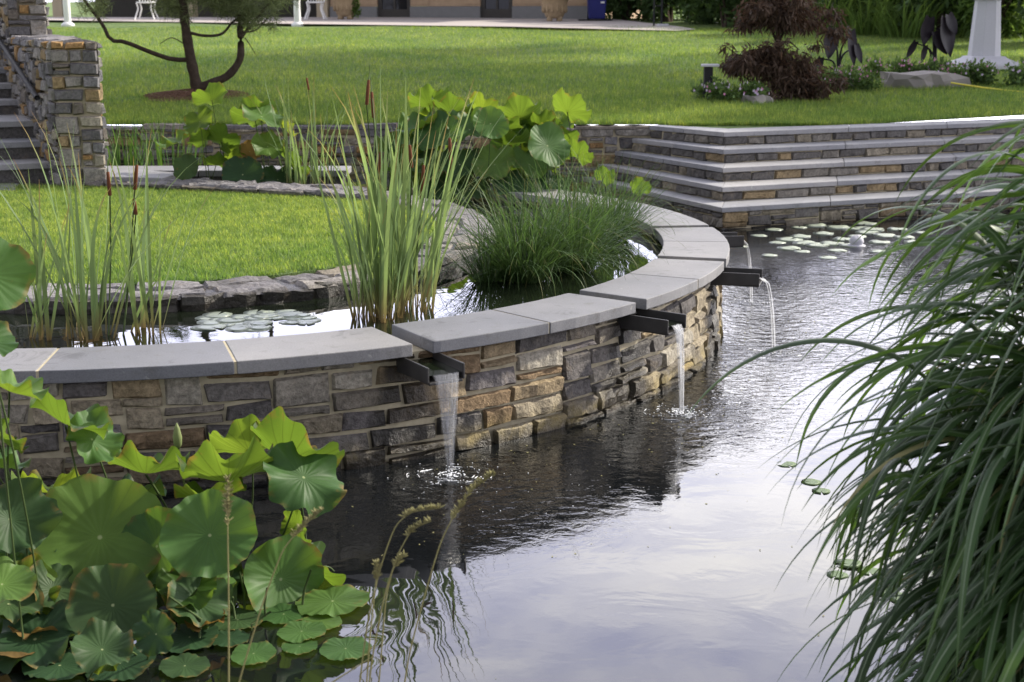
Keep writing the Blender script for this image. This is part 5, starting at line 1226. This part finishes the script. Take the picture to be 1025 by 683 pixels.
K = [('dark rounded shrub next to the blue bin', 628, 38.6, 1.3, 2.6, 'shrubd'), ('dark shrub behind the slim metal stand', 668, 37.6, 1.2, 3.4, 'shrubd'), ('dense dark shrub between the stand and the maple', 706, 36.5, 1.4, 3.2, 'shrubd'), ('tall dark shrub straight behind the maple top', 752, 35.5, 1.5, 3.3, 'shrubd'),
     ('light green feathery shrub right of the maple', 815, 33.8, 1.2, 2.8, 'shrubl'), ('mixed green shrub behind the first elephant ear', 862, 32.2, 1.3, 2.8, 'shrubd'), ('pale bushy shrub between the two elephant ears', 900, 31.0, 1.1, 2.8, 'shrubl'), ('dark shrub behind the taller elephant ear', 945, 29.8, 1.2, 3.2, 'shrubd'),
     ('light green shrub behind the granite pedestal', 990, 28.8, 1.1, 2.8, 'shrubl'), ('dark low shrub at the right edge of the lawn', 1040, 27.6, 1.2, 2.4, 'shrubd'), ('tall dark evergreen shrub left of the light feathery one', 785, 37.5, 1.6, 3.6, 'shrubd')]
K += [('low dark shrub behind the gap between bin and stand', 648, 40.5, 1.6, 3.0, 'shrubd'), ('broad dark shrub filling in behind the stand', 690, 39.5, 1.9, 3.8, 'shrubd'), ('dark shrub with drooping sides left of the maple', 728, 34.2, 1.0, 2.0, 'shrubd'), ('deep green shrub between the light feathery ones', 838, 36.0, 1.8, 3.2, 'shrubd'),
      ('deep green shrub standing back between the elephant ears', 918, 34.0, 1.8, 3.0, 'shrubd'), ('deep green tall shrub back of the pedestal', 970, 33.0, 1.8, 3.0, 'shrubd'), ('deep green shrub at the far right corner', 1025, 31.0, 1.8, 3.0, 'shrubd')]
for i, (lab, px, Y, w, h, mt) in enumerate(K): shrub('shrub', lab, px, Y, w, h, mt, 5200, 200+i, leaf=.15 if mt == 'shrubd' else .18, aspect=1.9 if mt == 'shrubd' else 4.)
rng = np.random.default_rng(300)
T = thing('ornamental_grass', 'pale upright grasses in front of the light shrub right of the maple', 'ornamental grass', tuple(atground(835, 31.5))); m = MB()
for px, Y in ((800, 32.5), (835, 31.5), (870, 30.6), (905, 29.6)):
    P, sd_, _ = blade_curves(190, atground(px, Y), .5, (.4, 1.2), (0, .5), (.4, 1.9), 8, rng); m.strips(P, sd_, widths(190, 8, .016, rng))
m.build('leaves', M['shrubl'], T)

# two tall shade trees right of the picture: their shade lies over the near half of the lawn
def shadetree(label, X, Y, h, r, seed):
    rng = np.random.default_rng(seed); b = np.array([X, Y, lawnz(X, Y)]); T = thing('shade_tree', label, 'tree', tuple(b), 'shade trees right of the lawn'); m = MB()
    m.tube(Path3([b-np.array([0, 0, .2]), b+np.array([.1, 0, h*.35]), b+np.array([0, .1, h*.8])], 12), np.linspace(.32, .10, 12), 10)
    for k in range(9): q = k*.7; m.tube(Path3([b+np.array([0, 0, h*(.35+.04*k)]), b+np.array([math.cos(q)*r*.4, math.sin(q)*r*.4, h*(.5+.04*k)]), b+np.array([math.cos(q)*r*.75, math.sin(q)*r*.75, h*(.58+.04*k)])], 8), np.linspace(.12, .03, 8), 7)
    m.build('trunk', M['bark'], T, smooth=True); m = MB()
    bl = [(b+np.array([rng.normal(0, r*.5), rng.normal(0, r*.5), h*rng.uniform(.45, .98)]), (r*.36, r*.36, r*.28)) for _ in range(26)]
    leafcloud(m, bl, 9000, .42, rng, shell=.2, aspect=2.); m.build('crown', M['shrubd'], T)
shadetree('tall broad shade tree right of the lawn, the one farther from the pond', 15.0, 27.0, 14.5, 6.0, 1)
shadetree('tall broad shade tree right of the lawn, the one nearer the steps', 17.5, 23.8, 10.5, 4.4, 2)
# bits drifting on the pond
rng = np.random.default_rng(400); m = MB()
for i in range(420):
    q = R(-100+rng.random()*100); d = R_OUT+.03+abs(rng.normal(0, .55)) if rng.random() < .6 else R_OUT+.1+3*rng.random(); p = pol(d, math.degrees(q), .0015)
    if p[1] < 3.2 or p[0] > .36*p[1]: continue
    r = .0015+.0035*rng.random()**2; a = rng.random()*6.28; m.add([p+r*np.array([math.cos(a+k*1.2566)*(1.6 if k % 2 else .8), math.sin(a+k*1.2566), .3*(k % 2)]) for k in range(5)], [(0, 1, 2, 3, 4)])
m.build('floating_debris', M['tan'], kind='stuff')
